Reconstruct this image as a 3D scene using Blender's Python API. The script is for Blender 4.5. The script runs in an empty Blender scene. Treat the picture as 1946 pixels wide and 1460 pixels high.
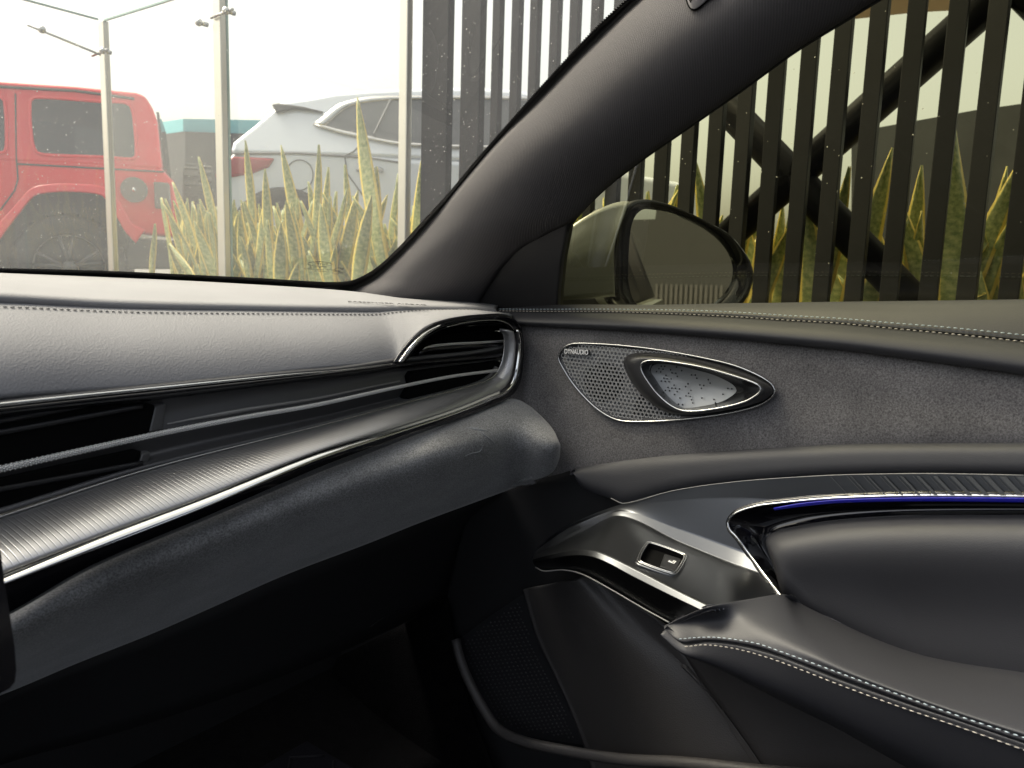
import bpy, bmesh, math, random
import numpy as np
from mathutils import Matrix, Vector

# ------------------------------------------------------------------ camera
S = bpy.context.scene
C = S.collection
EYE = np.array([0.0, 0.0, 1.05])
F_PX, CX, CY = 1498.0, 973.0, 730.0
_d = np.array([652 - CX, 10900 - CY, F_PX]); _d /= np.linalg.norm(_d)
_up = -_d
_f = np.array([0, 0, 1.0]); _f = _f - _f.dot(_up) * _up; _f /= np.linalg.norm(_f)
_r = np.array([1.0, 0, 0]); _r = _r - _r.dot(_up) * _up - _r.dot(_f) * _f; _r /= np.linalg.norm(_r)
_a = math.radians(36)
M3 = np.array([math.cos(_a) * _f + math.sin(_a) * _r, -math.cos(_a) * _r + math.sin(_a) * _f, _up])
cam = bpy.data.cameras.new('camera'); camo = bpy.data.objects.new('camera', cam); C.objects.link(camo)
cam.sensor_width = 36.0; cam.lens = 36.0 * F_PX / 1946.0; cam.clip_start = 0.01; cam.clip_end = 2000
R = np.stack([M3 @ [1, 0, 0], M3 @ [0, -1, 0], M3 @ [0, 0, -1]], axis=1)
mw = Matrix.Identity(4)
for i in range(3):
    for j in range(3): mw[i][j] = R[i, j]
    mw[i][3] = EYE[i]
camo.matrix_world = mw
S.camera = camo
cam.dof.use_dof = True; cam.dof.focus_distance = 0.92; cam.dof.aperture_fstop = 13.0

# ------------------------------------------------------------------ sky, sun, exposure
w = bpy.data.worlds.new('World'); S.world = w; w.use_nodes = True
nt = w.node_tree; nt.nodes.clear()
SUN_EL, SUN_ROT = math.radians(56), math.radians(-20)
sky = nt.nodes.new('ShaderNodeTexSky'); sky.sky_type = 'NISHITA'; sky.sun_disc = False
sky.sun_elevation = SUN_EL; sky.sun_rotation = SUN_ROT; sky.air_density = 1.0; sky.dust_density = 6.0
hs = nt.nodes.new('ShaderNodeHueSaturation'); hs.inputs['Saturation'].default_value = 0.42   # overcast: almost no blue
bg = nt.nodes.new('ShaderNodeBackground'); bg.inputs['Strength'].default_value = 0.14
wo = nt.nodes.new('ShaderNodeOutputWorld')
nt.links.new(sky.outputs[0], hs.inputs['Color']); nt.links.new(hs.outputs[0], bg.inputs[0]); nt.links.new(bg.outputs[0], wo.inputs[0])
sun = bpy.data.lights.new('sun', 'SUN'); sun.energy = 1.5; sun.angle = math.radians(25); sun.color = (1, .975, .94)
so = bpy.data.objects.new('sun', sun); C.objects.link(so)
# Nishita: rotation measured from +Y towards +X
sd = Vector((math.sin(SUN_ROT) * math.cos(SUN_EL), math.cos(SUN_ROT) * math.cos(SUN_EL), math.sin(SUN_EL)))
so.rotation_euler = sd.to_track_quat('Z', 'Y').to_euler()
S.view_settings.view_transform = 'Standard'; S.view_settings.look = 'None'
S.view_settings.exposure = 1.45; S.view_settings.gamma = 1.0
S.cycles.use_denoising = True
S.cycles.max_bounces = 10; S.cycles.diffuse_bounces = 5; S.cycles.transparent_max_bounces = 24
S.cycles.caustics_reflective = False; S.cycles.caustics_refractive = False
S.cycles.sample_clamp_indirect = 6.0

# ------------------------------------------------------------------ materials
def new_mat(name):
    m = bpy.data.materials.new(name); m.use_nodes = True
    n = m.node_tree; n.nodes.clear()
    o = n.nodes.new('ShaderNodeOutputMaterial')
    return m, n, o

def nd(n, typ, **kw):
    x = n.nodes.new(typ)
    for k, v in kw.items():
        if k in x.inputs: x.inputs[k].default_value = v
        else: setattr(x, k, v)
    return x

def pbr(name, col, rough=.5, metal=0., spec=.5, bump=None, vary=None, sheen=0, coat=0, emis=None, estr=0):
    """bump=(kind, scale, strength, distance); vary=(scale, darker, lighter)"""
    m, n, o = new_mat(name)
    b = n.nodes.new('ShaderNodeBsdfPrincipled')
    b.inputs['Base Color'].default_value = (*col, 1); b.inputs['Roughness'].default_value = rough
    b.inputs['Metallic'].default_value = metal; b.inputs['Specular IOR Level'].default_value = spec
    if sheen: b.inputs['Sheen Weight'].default_value = sheen; b.inputs['Sheen Roughness'].default_value = .4
    if coat: b.inputs['Coat Weight'].default_value = coat; b.inputs['Coat Roughness'].default_value = .03
    if emis: b.inputs['Emission Color'].default_value = (*emis, 1); b.inputs['Emission Strength'].default_value = estr
    n.links.new(b.outputs[0], o.inputs[0])
    tc = n.nodes.new('ShaderNodeTexCoord')
    if vary:
        sc, lo, hi = vary
        t = nd(n, 'ShaderNodeTexNoise', Scale=sc, Detail=6.0)
        n.links.new(tc.outputs['Object'], t.inputs['Vector'])
        mr = nd(n, 'ShaderNodeMapRange'); mr.inputs[1].default_value = .3; mr.inputs[2].default_value = .7
        mr.inputs[3].default_value = lo; mr.inputs[4].default_value = hi
        n.links.new(t.outputs[0], mr.inputs[0])
        mx = nd(n, 'ShaderNodeMix'); mx.data_type = 'RGBA'; mx.blend_type = 'MULTIPLY'
        mx.inputs[0].default_value = 1; mx.inputs[6].default_value = (*col, 1)
        n.links.new(mr.outputs[0], mx.inputs[7]); n.links.new(mx.outputs[2], b.inputs['Base Color'])
    if bump:
        kind, sc, st, di = bump
        if kind == 'voronoi':
            t = nd(n, 'ShaderNodeTexVoronoi', Scale=sc); out = t.outputs['Distance']
        else:
            t = nd(n, 'ShaderNodeTexNoise', Scale=sc, Detail=4.0); out = t.outputs[0]
        n.links.new(tc.outputs['Object'], t.inputs['Vector'])
        bp = nd(n, 'ShaderNodeBump', Strength=st, Distance=di)
        n.links.new(out, bp.inputs['Height']); n.links.new(bp.outputs[0], b.inputs['Normal'])
    return m

def glass(name, tint, dust=0., dust_col=(.8, .8, .78), ior=1.45, gloss=1.0, spots=0):
    """a thin pane: tinted transparency, fresnel reflection, a little dust that scatters"""
    m, n, o = new_mat(name)
    tr = nd(n, 'ShaderNodeBsdfTransparent', Color=(*tint, 1))
    gl = nd(n, 'ShaderNodeBsdfGlossy', Roughness=0.0)
    # Schlick reflection, the same from both sides of the thin pane
    fr = nd(n, 'ShaderNodeLayerWeight', Blend=.5)
    pw = nd(n, 'ShaderNodeMath', operation='POWER'); pw.inputs[1].default_value = 5.0
    n.links.new(fr.outputs['Facing'], pw.inputs[0])
    ad = nd(n, 'ShaderNodeMath', operation='MULTIPLY_ADD'); ad.inputs[1].default_value = .9; ad.inputs[2].default_value = .06
    n.links.new(pw.outputs[0], ad.inputs[0])
    mx = n.nodes.new('ShaderNodeMixShader')
    mu = nd(n, 'ShaderNodeMath', operation='MULTIPLY'); mu.inputs[1].default_value = gloss
    n.links.new(ad.outputs[0], mu.inputs[0]); n.links.new(mu.outputs[0], mx.inputs[0])
    n.links.new(tr.outputs[0], mx.inputs[1]); n.links.new(gl.outputs[0], mx.inputs[2])
    last = mx
    if dust:
        tl = nd(n, 'ShaderNodeBsdfTranslucent', Color=(*dust_col, 1))
        df = nd(n, 'ShaderNodeBsdfDiffuse', Color=(*dust_col, 1))
        ms = nd(n, 'ShaderNodeMixShader'); ms.inputs[0].default_value = .5
        n.links.new(tl.outputs[0], ms.inputs[1]); n.links.new(df.outputs[0], ms.inputs[2])
        m2 = n.nodes.new('ShaderNodeMixShader')
        tc = n.nodes.new('ShaderNodeTexCoord')
        t = nd(n, 'ShaderNodeTexNoise', Scale=2.2, Detail=5.0)
        n.links.new(tc.outputs['Object'], t.inputs['Vector'])
        mr = nd(n, 'ShaderNodeMapRange'); mr.inputs[1].default_value = .3; mr.inputs[2].default_value = .7
        mr.inputs[3].default_value = dust * .7; mr.inputs[4].default_value = dust * 1.3
        n.links.new(t.outputs[0], mr.inputs[0]); n.links.new(mr.outputs[0], m2.inputs[0])
        n.links.new(last.outputs[0], m2.inputs[1]); n.links.new(ms.outputs[0], m2.inputs[2])
        last = m2
    n.links.new(last.outputs[0], o.inputs[0])
    return m

MAT = {}
MAT['dash'] = pbr('dash_leather', (.275, .275, .288), .68, spec=.35, bump=('voronoi', 560, .32, .0006), vary=(9, .93, 1.05))
MAT['leather'] = pbr('door_leather', (.034, .0345, .040), .55, bump=('voronoi', 900, .22, .0004), vary=(7, .92, 1.08))
MAT['suede'] = None
MAT['black_gloss'] = pbr('black_gloss', (.006, .006, .008), .06, coat=.5)
MAT['black_satin'] = pbr('black_satin', (.022, .022, .024), .34)
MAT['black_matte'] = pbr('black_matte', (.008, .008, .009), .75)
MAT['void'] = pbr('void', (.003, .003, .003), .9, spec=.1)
MAT['chrome'] = pbr('chrome', (.82, .82, .80), .09, 1.0)
MAT['satin_chrome'] = pbr('satin_chrome', (.62, .62, .61), .26, 1.0)
MAT['trim'] = pbr('dark_metal_trim', (.112, .117, .126), .32, 1.0, bump=('noise', 1500, .05, .0002))
MAT['plastic'] = pbr('grained_plastic', (.050, .047, .046), .52, bump=('voronoi', 700, .3, .0006), vary=(12, .9, 1.1))
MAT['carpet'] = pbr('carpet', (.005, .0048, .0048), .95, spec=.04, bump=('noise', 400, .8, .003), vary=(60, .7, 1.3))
MAT['stitch'] = pbr('thread', (.55, .58, .60), .6)
MAT['frit'] = pbr('frit', (.004, .004, .004), .4)
MAT['screen'] = pbr('screen_black', (.004, .004, .006), .08)
MAT['speaker'] = pbr('speaker_metal', (.48, .48, .485), .38, .35)
MAT['bowl'] = pbr('bowl_metal', (.46, .47, .47), .38, .35)
MAT['led'] = pbr('blue_light', (.02, .02, .3), .3, emis=(.03, .03, .9), estr=.028)
MAT['white_mark'] = pbr('white_mark', (.8, .8, .8), .5)
MAT['headliner'] = pbr('headliner', (.09, .086, .086), .9)
MAT['seam'] = pbr('seam_dark', (.02, .02, .02), .7)  # dark colour for seam lines and printed words

def suede(name, c0):
    m, n, o = new_mat(name)
    b = nd(n, 'ShaderNodeBsdfPrincipled', Roughness=.92)
    b.inputs['Specular IOR Level'].default_value = .15
    b.inputs['Sheen Weight'].default_value = .5; b.inputs['Sheen Roughness'].default_value = .45
    tc = n.nodes.new('ShaderNodeTexCoord')
    t1 = nd(n, 'ShaderNodeTexNoise', Scale=620.0, Detail=3.0, Roughness=.7)
    t2 = nd(n, 'ShaderNodeTexNoise', Scale=14.0, Detail=5.0, Roughness=.6)
    for t in (t1, t2): n.links.new(tc.outputs['Object'], t.inputs['Vector'])
    r1 = nd(n, 'ShaderNodeMapRange'); r1.inputs[1].default_value = .32; r1.inputs[2].default_value = .68; r1.inputs[3].default_value = .50; r1.inputs[4].default_value = 1.55
    r2 = nd(n, 'ShaderNodeMapRange'); r2.inputs[1].default_value = .3; r2.inputs[2].default_value = .7; r2.inputs[3].default_value = .76; r2.inputs[4].default_value = 1.26
    n.links.new(t1.outputs[0], r1.inputs[0]); n.links.new(t2.outputs[0], r2.inputs[0])
    mu = nd(n, 'ShaderNodeMath', operation='MULTIPLY'); n.links.new(r1.outputs[0], mu.inputs[0]); n.links.new(r2.outputs[0], mu.inputs[1])
    mx = nd(n, 'ShaderNodeMix'); mx.data_type = 'RGBA'; mx.blend_type = 'MULTIPLY'; mx.inputs[0].default_value = 1
    mx.inputs[6].default_value = (*c0, 1); n.links.new(mu.outputs[0], mx.inputs[7]); n.links.new(mx.outputs[2], b.inputs['Base Color'])
    bp = nd(n, 'ShaderNodeBump', Strength=.35, Distance=.0008); n.links.new(t1.outputs[0], bp.inputs['Height']); n.links.new(bp.outputs[0], b.inputs['Normal'])
    n.links.new(b.outputs[0], o.inputs[0])
    return m
MAT['suede'] = suede('suede', (.125, .121, .124)); MAT['knee'] = suede('knee_suede', (.235, .236, .238))

def weave(name, col, su, sv):
    """pillar cloth: small basket weave in the UVs (UVs are metres)"""
    m, n, o = new_mat(name)
    b = nd(n, 'ShaderNodeBsdfPrincipled', Roughness=.85); b.inputs['Specular IOR Level'].default_value = .2
    uv = n.nodes.new('ShaderNodeTexCoord')
    sp = n.nodes.new('ShaderNodeSeparateXYZ'); n.links.new(uv.outputs['UV'], sp.inputs[0])
    def sine(sock, k, ph=0.):
        a = nd(n, 'ShaderNodeMath', operation='MULTIPLY_ADD'); a.inputs[1].default_value = k; a.inputs[2].default_value = ph
        n.links.new(sock, a.inputs[0]); s = nd(n, 'ShaderNodeMath', operation='SINE'); n.links.new(a.outputs[0], s.inputs[0]); return s.outputs[0]
    p = nd(n, 'ShaderNodeMath', operation='MULTIPLY')
    n.links.new(sine(sp.outputs[0], 2 * math.pi / su), p.inputs[0]); n.links.new(sine(sp.outputs[1], 2 * math.pi / sv), p.inputs[1])
    r = nd(n, 'ShaderNodeMapRange'); r.inputs[1].default_value = -1; r.inputs[2].default_value = 1; r.inputs[3].default_value = .72; r.inputs[4].default_value = 1.25
    n.links.new(p.outputs[0], r.inputs[0])
    mx = nd(n, 'ShaderNodeMix'); mx.data_type = 'RGBA'; mx.blend_type = 'MULTIPLY'; mx.inputs[0].default_value = 1
    mx.inputs[6].default_value = (*col, 1); n.links.new(r.outputs[0], mx.inputs[7]); n.links.new(mx.outputs[2], b.inputs['Base Color'])
    bp = nd(n, 'ShaderNodeBump', Strength=.4, Distance=.0008); n.links.new(p.outputs[0], bp.inputs['Height']); n.links.new(bp.outputs[0], b.inputs['Normal'])
    n.links.new(b.outputs[0], o.inputs[0])
    return m
MAT['pillar'] = weave('pillar_cloth', (.115, .110, .115), .0027, .0021)

# ------------------------------------------------------------------ geometry helpers
def ray(u, v): return M3 @ np.array([(u - CX) / F_PX, (v - CY) / F_PX, 1.0])
def PX(u, v, x): r = ray(u, v); return EYE + r * (x / r[0])
def PY(u, v, y): r = ray(u, v); return EYE + r * (y / r[1])
def PL(u, v, p0, nrm): r = ray(u, v); return EYE + r * (np.dot(np.asarray(p0) - EYE, nrm) / np.dot(r, nrm))
def plane3(a, b, c):
    n = np.cross(b - a, c - a); return a, n / np.linalg.norm(n)
def dx(pts, x0, x1=None):
    """door curve: pixels on the plane x (linear from x0 to x1 along the list, or per point)"""
    k = len(pts); out = []
    for i, p in enumerate(pts):
        x = p[2] if len(p) > 2 else (x0 if x1 is None else x0 + (x1 - x0) * i / max(1, k - 1))
        out.append(PX(p[0], p[1], x))
    if abs(pts[-1][0] - 2150) < 1e-6:                      # the door runs on behind the seat
        p, q = pts[-2], pts[-1]; k = (2500 - q[0]) / (q[0] - p[0])
        out.append(PX(2500, q[1] + (q[1] - p[1]) * k, x))
    return np.array(out)
def dy(pts, yl, yr, ul=0., ur=985., pw=1.6):
    """dash curve: forward distance runs from yl at pixel column ul to yr at ur, bending towards the door"""
    out = []
    for p in pts:
        t = min(1.3, max(0., (p[0] - ul) / (ur - ul)))
        y = p[2] if len(p) > 2 else yl + (yr - yl) * t ** pw
        out.append(PY(p[0], p[1], y))
    return np.array(out)

def resample(P, n, closed=False, smooth=True):
    P = np.asarray(P, float)
    if closed: P = np.vstack([P, P[:1]])
    seg = np.linalg.norm(np.diff(P, axis=0), axis=1); seg[seg < 1e-9] = 1e-9
    t = np.concatenate([[0], np.cumsum(seg)])
    q = np.linspace(0, t[-1], n, endpoint=not closed)
    if not smooth or len(P) < 3:
        return np.stack([np.interp(q, t, P[:, k]) for k in range(P.shape[1])], axis=1)
    T = np.zeros_like(P)
    if closed:
        for i in range(len(P)):
            a = (i - 1) % (len(P) - 1); b = (i + 1) % (len(P) - 1) if i < len(P) - 1 else 1
            da = t[i] - t[i - 1] if i > 0 else seg[-1]; db = t[i + 1] - t[i] if i < len(P) - 1 else seg[0]
            T[i] = (P[b] - P[a]) / (da + db)
    else:
        T[1:-1] = (P[2:] - P[:-2]) / (t[2:] - t[:-2])[:, None]
        T[0] = (P[1] - P[0]) / seg[0]; T[-1] = (P[-1] - P[-2]) / seg[-1]
    idx = np.clip(np.searchsorted(t, q, side='right') - 1, 0, len(seg) - 1)
    h = seg[idx]; s = ((q - t[idx]) / h)[:, None]; h = h[:, None]
    return ((2 * s**3 - 3 * s**2 + 1) * P[idx] + (s**3 - 2 * s**2 + s) * h * T[idx]
            + (-2 * s**3 + 3 * s**2) * P[idx + 1] + (s**3 - s**2) * h * T[idx + 1])

def link(name, me, mat, parent=None, smooth=True):
    o = bpy.data.objects.new(name, me); C.objects.link(o)
    if mat is not None: me.materials.append(mat)
    if smooth and len(me.polygons): me.polygons.foreach_set('use_smooth', [True] * len(me.polygons))
    if parent is not None:
        o.parent = parent
        if parent.type == 'EMPTY':
            o.matrix_parent_inverse = parent.matrix_basis.inverted()
    return o

def grid_obj(name, G, mat, parent=None, thick=.004, face_eye=True, closed=False, crease=None):
    """G: (rows, cols, 3) -> sheet with UVs in metres, given a real thickness away from the cabin"""
    m, n = G.shape[:2]
    V = G.reshape(-1, 3)
    a = np.arange(m - 1)[:, None] * n + np.arange(n - 1)[None, :]
    Fc = np.stack([a, a + 1, a + n + 1, a + n], axis=-1).reshape(-1, 4)
    if closed:
        a2 = np.arange(m - 1) * n + n - 1
        Fc = np.vstack([Fc, np.stack([a2, a2 - n + 1, a2 + 1, a2 + n], axis=-1)])
    e1 = V[Fc[:, 1]] - V[Fc[:, 0]]; e2 = V[Fc[:, 3]] - V[Fc[:, 0]]
    nn = np.cross(e1, e2); c = V[Fc].mean(axis=1)
    if face_eye and np.sum(nn * (EYE - c)) < 0: Fc = Fc[:, ::-1]
    me = bpy.data.meshes.new(name); me.from_pydata(V.tolist(), [], Fc.tolist())
    mid = m // 2
    ul = np.concatenate([[0], np.cumsum(np.linalg.norm(np.diff(G[mid], axis=0), axis=1))])
    vl = np.concatenate([[0], np.cumsum(np.linalg.norm(np.diff(G[:, n // 2], axis=0), axis=1))])
    uvl = me.uv_layers.new(name='UVMap')
    li = np.zeros(len(me.loops), dtype=np.int32); me.loops.foreach_get('vertex_index', li)
    uv = np.stack([ul[li % n], vl[li // n]], axis=1)
    uvl.data.foreach_set('uv', uv.astype(np.float32).ravel())
    o = link(name, me, mat, parent)
    if thick:
        s = o.modifiers.new('thickness', 'SOLIDIFY'); s.thickness = thick; s.offset = -1; s.use_even_offset = False
    return o

def loft_grid(curves, n=140, m=8, smooth=True):
    Rr = np.stack([resample(c, n) for c in curves])
    k = len(curves)
    if k == 2 or not smooth:
        q = np.linspace(0, k - 1, (k - 1) * m + 1); i = np.minimum(q.astype(int), k - 2); s = (q - i)[:, None, None]
        return Rr[i] * (1 - s) + Rr[i + 1] * s
    T = np.zeros_like(Rr); T[1:-1] = (Rr[2:] - Rr[:-2]) / 2; T[0] = Rr[1] - Rr[0]; T[-1] = Rr[-1] - Rr[-2]
    q = np.linspace(0, k - 1, (k - 1) * m + 1); i = np.minimum(q.astype(int), k - 2); s = (q - i)[:, None, None]
    return ((2 * s**3 - 3 * s**2 + 1) * Rr[i] + (s**3 - 2 * s**2 + s) * T[i] + (-2 * s**3 + 3 * s**2) * Rr[i + 1] + (s**3 - s**2) * T[i + 1])

def loft(name, curves, mat, parent=None, n=140, m=8, thick=.004, smooth=True):
    return grid_obj(name, loft_grid(curves, n, m, smooth), mat, parent, thick)

def pillow_grid(A, B, bulge, p=6., direction=None, n=160, m=28, ends=0., skew=0., lean=(-1, 0, 0)):
    A = resample(A, n); B = resample(B, n)
    t = np.linspace(0, 1, m); t = .5 - .5 * np.cos(np.pi * t)        # finer rows near both edges
    sh = 1 - np.abs(2 * t - 1) ** p
    sh = sh * (1 + skew * (t - .5))
    e = np.ones(n)
    if ends:
        s = np.linspace(0, 1, n); e = np.minimum(1, s / ends); e = np.sqrt(np.maximum(0, 1 - (1 - e) ** 2))
    P = A[None] * (1 - t)[:, None, None] + B[None] * t[:, None, None]
    if direction is None:
        dr = EYE - P; dr = dr / np.linalg.norm(dr, axis=2, keepdims=True) * .8 + np.array(lean) * .2
    else: dr = np.array(direction)[None, None, :]
    return P + (bulge * sh)[:, None, None] * e[None, :, None] * dr
def pillow(name, A, B, bulge, mat, parent=None, **kw):
    th = kw.pop('thick', .004)
    return grid_obj(name, pillow_grid(A, B, bulge, **kw), mat, parent, th)

def inside(p, poly):
    x, y = p; c = False; n = len(poly)
    for i in range(n):
        x1, y1 = poly[i]; x2, y2 = poly[i - 1]
        if (y1 > y) != (y2 > y) and x < (x2 - x1) * (y - y1) / (y2 - y1) + x1: c = not c
    return c
def to_px(p):
    q = M3.T @ (np.array(p) - EYE); return (q[0] / q[2] * F_PX + CX, q[1] / q[2] * F_PX + CY)
class MB:
    def __init__(s): s.v = []; s.f = []; s.uv = []
    def add(s, V, Fc):
        k = len(s.v); s.v += [tuple(map(float, p)) for p in V]; s.f += [tuple(int(i) + k for i in q) for q in Fc]; return s
    def box(s, c, h, ax=None):
        c = np.array(c, float); A = np.eye(3) if ax is None else np.array(ax, float)
        V = [c + A[0] * h[0] * a + A[1] * h[1] * b + A[2] * h[2] * d for a in (-1, 1) for b in (-1, 1) for d in (-1, 1)]
        return s.add(V, [(0, 1, 3, 2), (4, 6, 7, 5), (0, 4, 5, 1), (2, 3, 7, 6), (0, 2, 6, 4), (1, 5, 7, 3)])
    def tube(s, P, r, k=8, closed=False, caps=True, flat=None):
        P = np.asarray(P, float); n = len(P)
        rr = np.full(n, r) if np.isscalar(r) else np.asarray(r, float)
        if closed: T = np.roll(P, -1, 0) - np.roll(P, 1, 0)
        else: T = np.gradient(P, axis=0)
        T /= np.linalg.norm(T, axis=1)[:, None] + 1e-12
        ref = np.array([0, 0, 1.]) if abs(T[0][2]) < .9 else np.array([1., 0, 0])
        u = np.cross(T[0], ref); u /= np.linalg.norm(u); V = []
        for i in range(n):
            u = u - T[i] * u.dot(T[i]); u /= np.linalg.norm(u) + 1e-12; b = np.cross(T[i], u)
            for j in range(k):
                a = 2 * math.pi * j / k
                V.append(P[i] + rr[i] * (math.cos(a) * u + math.sin(a) * b))
        Fc = []
        for i in range(n if closed else n - 1):
            i2 = (i + 1) % n
            for j in range(k): Fc.append((i * k + j, i * k + (j + 1) % k, i2 * k + (j + 1) % k, i2 * k + j))
        if caps and not closed:
            Fc.append(tuple(range(k - 1, -1, -1))); Fc.append(tuple((n - 1) * k + j for j in range(k)))
        return s.add(V, Fc)
    def ball(s, c, r, k=8, sq=(1, 1, 1), ax=None):
        A = np.eye(3) if ax is None else np.array(ax, float); V = []; Fc = []
        rows = max(3, k // 2)
        for i in range(rows + 1):
            th = math.pi * i / rows
            for j in range(k):
                ph = 2 * math.pi * j / k
                d = np.array([math.sin(th) * math.cos(ph) * sq[0], math.sin(th) * math.sin(ph) * sq[1], math.cos(th) * sq[2]]) * r
                V.append(np.array(c) + d @ A)
        for i in range(rows):
            for j in range(k): Fc.append((i * k + j, (i + 1) * k + j, (i + 1) * k + (j + 1) % k, i * k + (j + 1) % k))
        return s.add(V, Fc)
    def prism(s, poly, d):
        """polygon (3-D points) pushed along d"""
        n = len(poly); d = np.array(d, float); poly = [np.array(p, float) for p in poly]
        V = poly + [p + d for p in poly]
        Fc = [tuple(range(n)), tuple(range(2 * n - 1, n - 1, -1))] + [(i, i + n, (i + 1) % n + n, (i + 1) % n) for i in range(n)]
        return s.add(V, Fc)
    def build(s, name, mat, parent=None, smooth=False, bevel=0., auto=None):
        me = bpy.data.meshes.new(name); me.from_pydata(s.v, [], s.f)
        bm = bmesh.new(); bm.from_mesh(me); bmesh.ops.recalc_face_normals(bm, faces=bm.faces); bm.to_mesh(me); bm.free()
        o = link(name, me, mat, parent, smooth)
        if bevel:
            b = o.modifiers.new('bevel', 'BEVEL'); b.width = bevel; b.segments = 3; b.limit_method = 'ANGLE'; b.angle_limit = math.radians(40)
            me.polygons.foreach_set('use_smooth', [True] * len(me.polygons))
            wn = o.modifiers.new('normals', 'WEIGHTED_NORMAL'); wn.keep_sharp = True
        return o

def tag(o, label=None, cat=None, group=None, kind=None):
    if label: o['label'] = label
    if cat: o['category'] = cat
    if group: o['group'] = group
    if kind: o['kind'] = kind
    return o
def thing(name, loc, label, cat, group=None):
    o = bpy.data.objects.new(name, None); C.objects.link(o); o.location = Vector(loc); o.empty_display_size = .1
    return tag(o, label, cat, group)

def stitches(name, curve, mat, parent, pitch=.0052, length=.0036, r=.00055, lift=(0, 0, 0), wave=0.):
    L = np.sum(np.linalg.norm(np.diff(curve, axis=0), axis=1)); k = int(L / pitch)
    P = resample(curve, k * 10 + 1) + np.array(lift); mb = MB()
    for i in range(k):
        a = P[i * 10]; b = P[i * 10 + int(10 * length / pitch)]
        mid = (a + b) / 2 + np.array(lift) * .6
        mb.tube([a, a * .5 + mid * .5 + np.array(lift) * .2, mid, b * .5 + mid * .5 + np.array(lift) * .2, b], [r * .55, r, r, r, r * .55], 6)
    return mb.build(name, mat, parent, True)

def text_mesh(body, size, extrude=.0002, spacing=1.0, bold=0.):
    cu = bpy.data.curves.new('text', 'FONT'); cu.body = body; cu.size = size; cu.extrude = extrude
    cu.align_x = 'CENTER'; cu.align_y = 'CENTER'; cu.space_character = spacing; cu.offset = bold
    ob = bpy.data.objects.new('text', cu); C.objects.link(ob)
    me = bpy.data.meshes.new_from_object(ob.evaluated_get(bpy.context.evaluated_depsgraph_get()))
    bpy.data.objects.remove(ob); bpy.data.curves.remove(cu)
    return me
def place(me, origin, ux, uy):
    """lay a flat mesh (x right, y up) on the plane spanned by ux, uy"""
    ux = np.array(ux) / np.linalg.norm(ux); uy = np.array(uy) - np.dot(uy, ux) * ux; uy /= np.linalg.norm(uy); uz = np.cross(ux, uy)
    for v in me.vertices:
        p = np.array(origin) + v.co.x * ux + v.co.y * uy + v.co.z * uz; v.co = Vector(p)
    return me


# ================================================================== WINDSCREEN and A-pillar
W_A = PX(669, 552, .75); W_B = PX(1214, 0, .69); W_C = PY(0, 522, .95)
WP0, WN = plane3(W_A, W_B, W_C)
if np.dot(WN, EYE - WP0) < 0: WN = -WN                      # towards the cabin
def PW(u, v, off=0.): return PL(u, v, WP0 + WN * off, WN)
GP0, GN = plane3(PX(1058, 581, .845), PX(1946, 570, .845), PX(1666, 0, .70))
if np.dot(GN, EYE - GP0) < 0: GN = -GN
def PG(u, v, off=0.): return PL(u, v, GP0 + GN * off, GN)

FRIT_IN = [(-400, 503), (-150, 508), (0, 511), (200, 516), (400, 525), (500, 530), (600, 536), (650, 536.5), (677, 531), (715, 510), (761, 468), (799, 426), (849, 372), (907, 303), (964, 238), (1022, 173), (1079, 111), (1137, 50), (1191, 0), (1300, -105)]
FRIT_OUT = [(-400, 530), (-150, 534), (0, 537), (200, 542), (400, 551), (500, 556), (600, 562), (660, 566), (705, 556), (735, 530), (775, 494), (825, 440), (880, 377), (950, 288), (1030, 200), (1110, 117), (1185, 43), (1225, 8), (1240, -10), (1330, -98)]
ws = thing('windscreen', (.4, .9, 1.02), 'sloping windscreen flecked with dust above the pale dashboard', 'windscreen')
corner = [PW(-1500, 545), PW(705, 570), PW(1330, -98), PW(900, -900), PW(-1900, -900)]
MAT['ws'] = glass('windscreen_glass', (.86, .825, .69), dust=.065, dust_col=(.9, .9, .86), gloss=.9)
mb = MB(); mb.prism([c - WN * .001 for c in corner], -WN * .004)
me = bpy.data.meshes.new('pane'); me.from_pydata([tuple(c - WN * .004) for c in corner], [], [tuple(range(len(corner)))])
link('pane', me, MAT['ws'], ws, False)
fi = np.array([PW(u, v) for u, v in FRIT_IN]); fo = np.array([PW(u, v) for u, v in FRIT_OUT])
grid_obj('frit_band', loft_grid([fi, fo], 200, 3), MAT['frit'], ws, .0006)
# printed dots along the inner edge of the band
P = resample(fi, 420); mb = MB(); P2 = resample(fo, 420)
for i in range(420):
    inn = (P[i] - P2[i]); inn /= np.linalg.norm(inn); t = P[min(i + 1, 419)] - P[max(i - 1, 0)]; t /= np.linalg.norm(t)
    for d_, r_ in ((.0006, .0014),):
        c = P[i] + inn * d_; mb.add([c + r_ * (math.cos(a) * t * .8 + math.sin(a) * inn) for a in np.linspace(0, 2 * math.pi, 9)[:-1]], [tuple(range(8))])
mb.build('frit_dots', MAT['frit'], ws)['kind'] = 'stuff'
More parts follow.
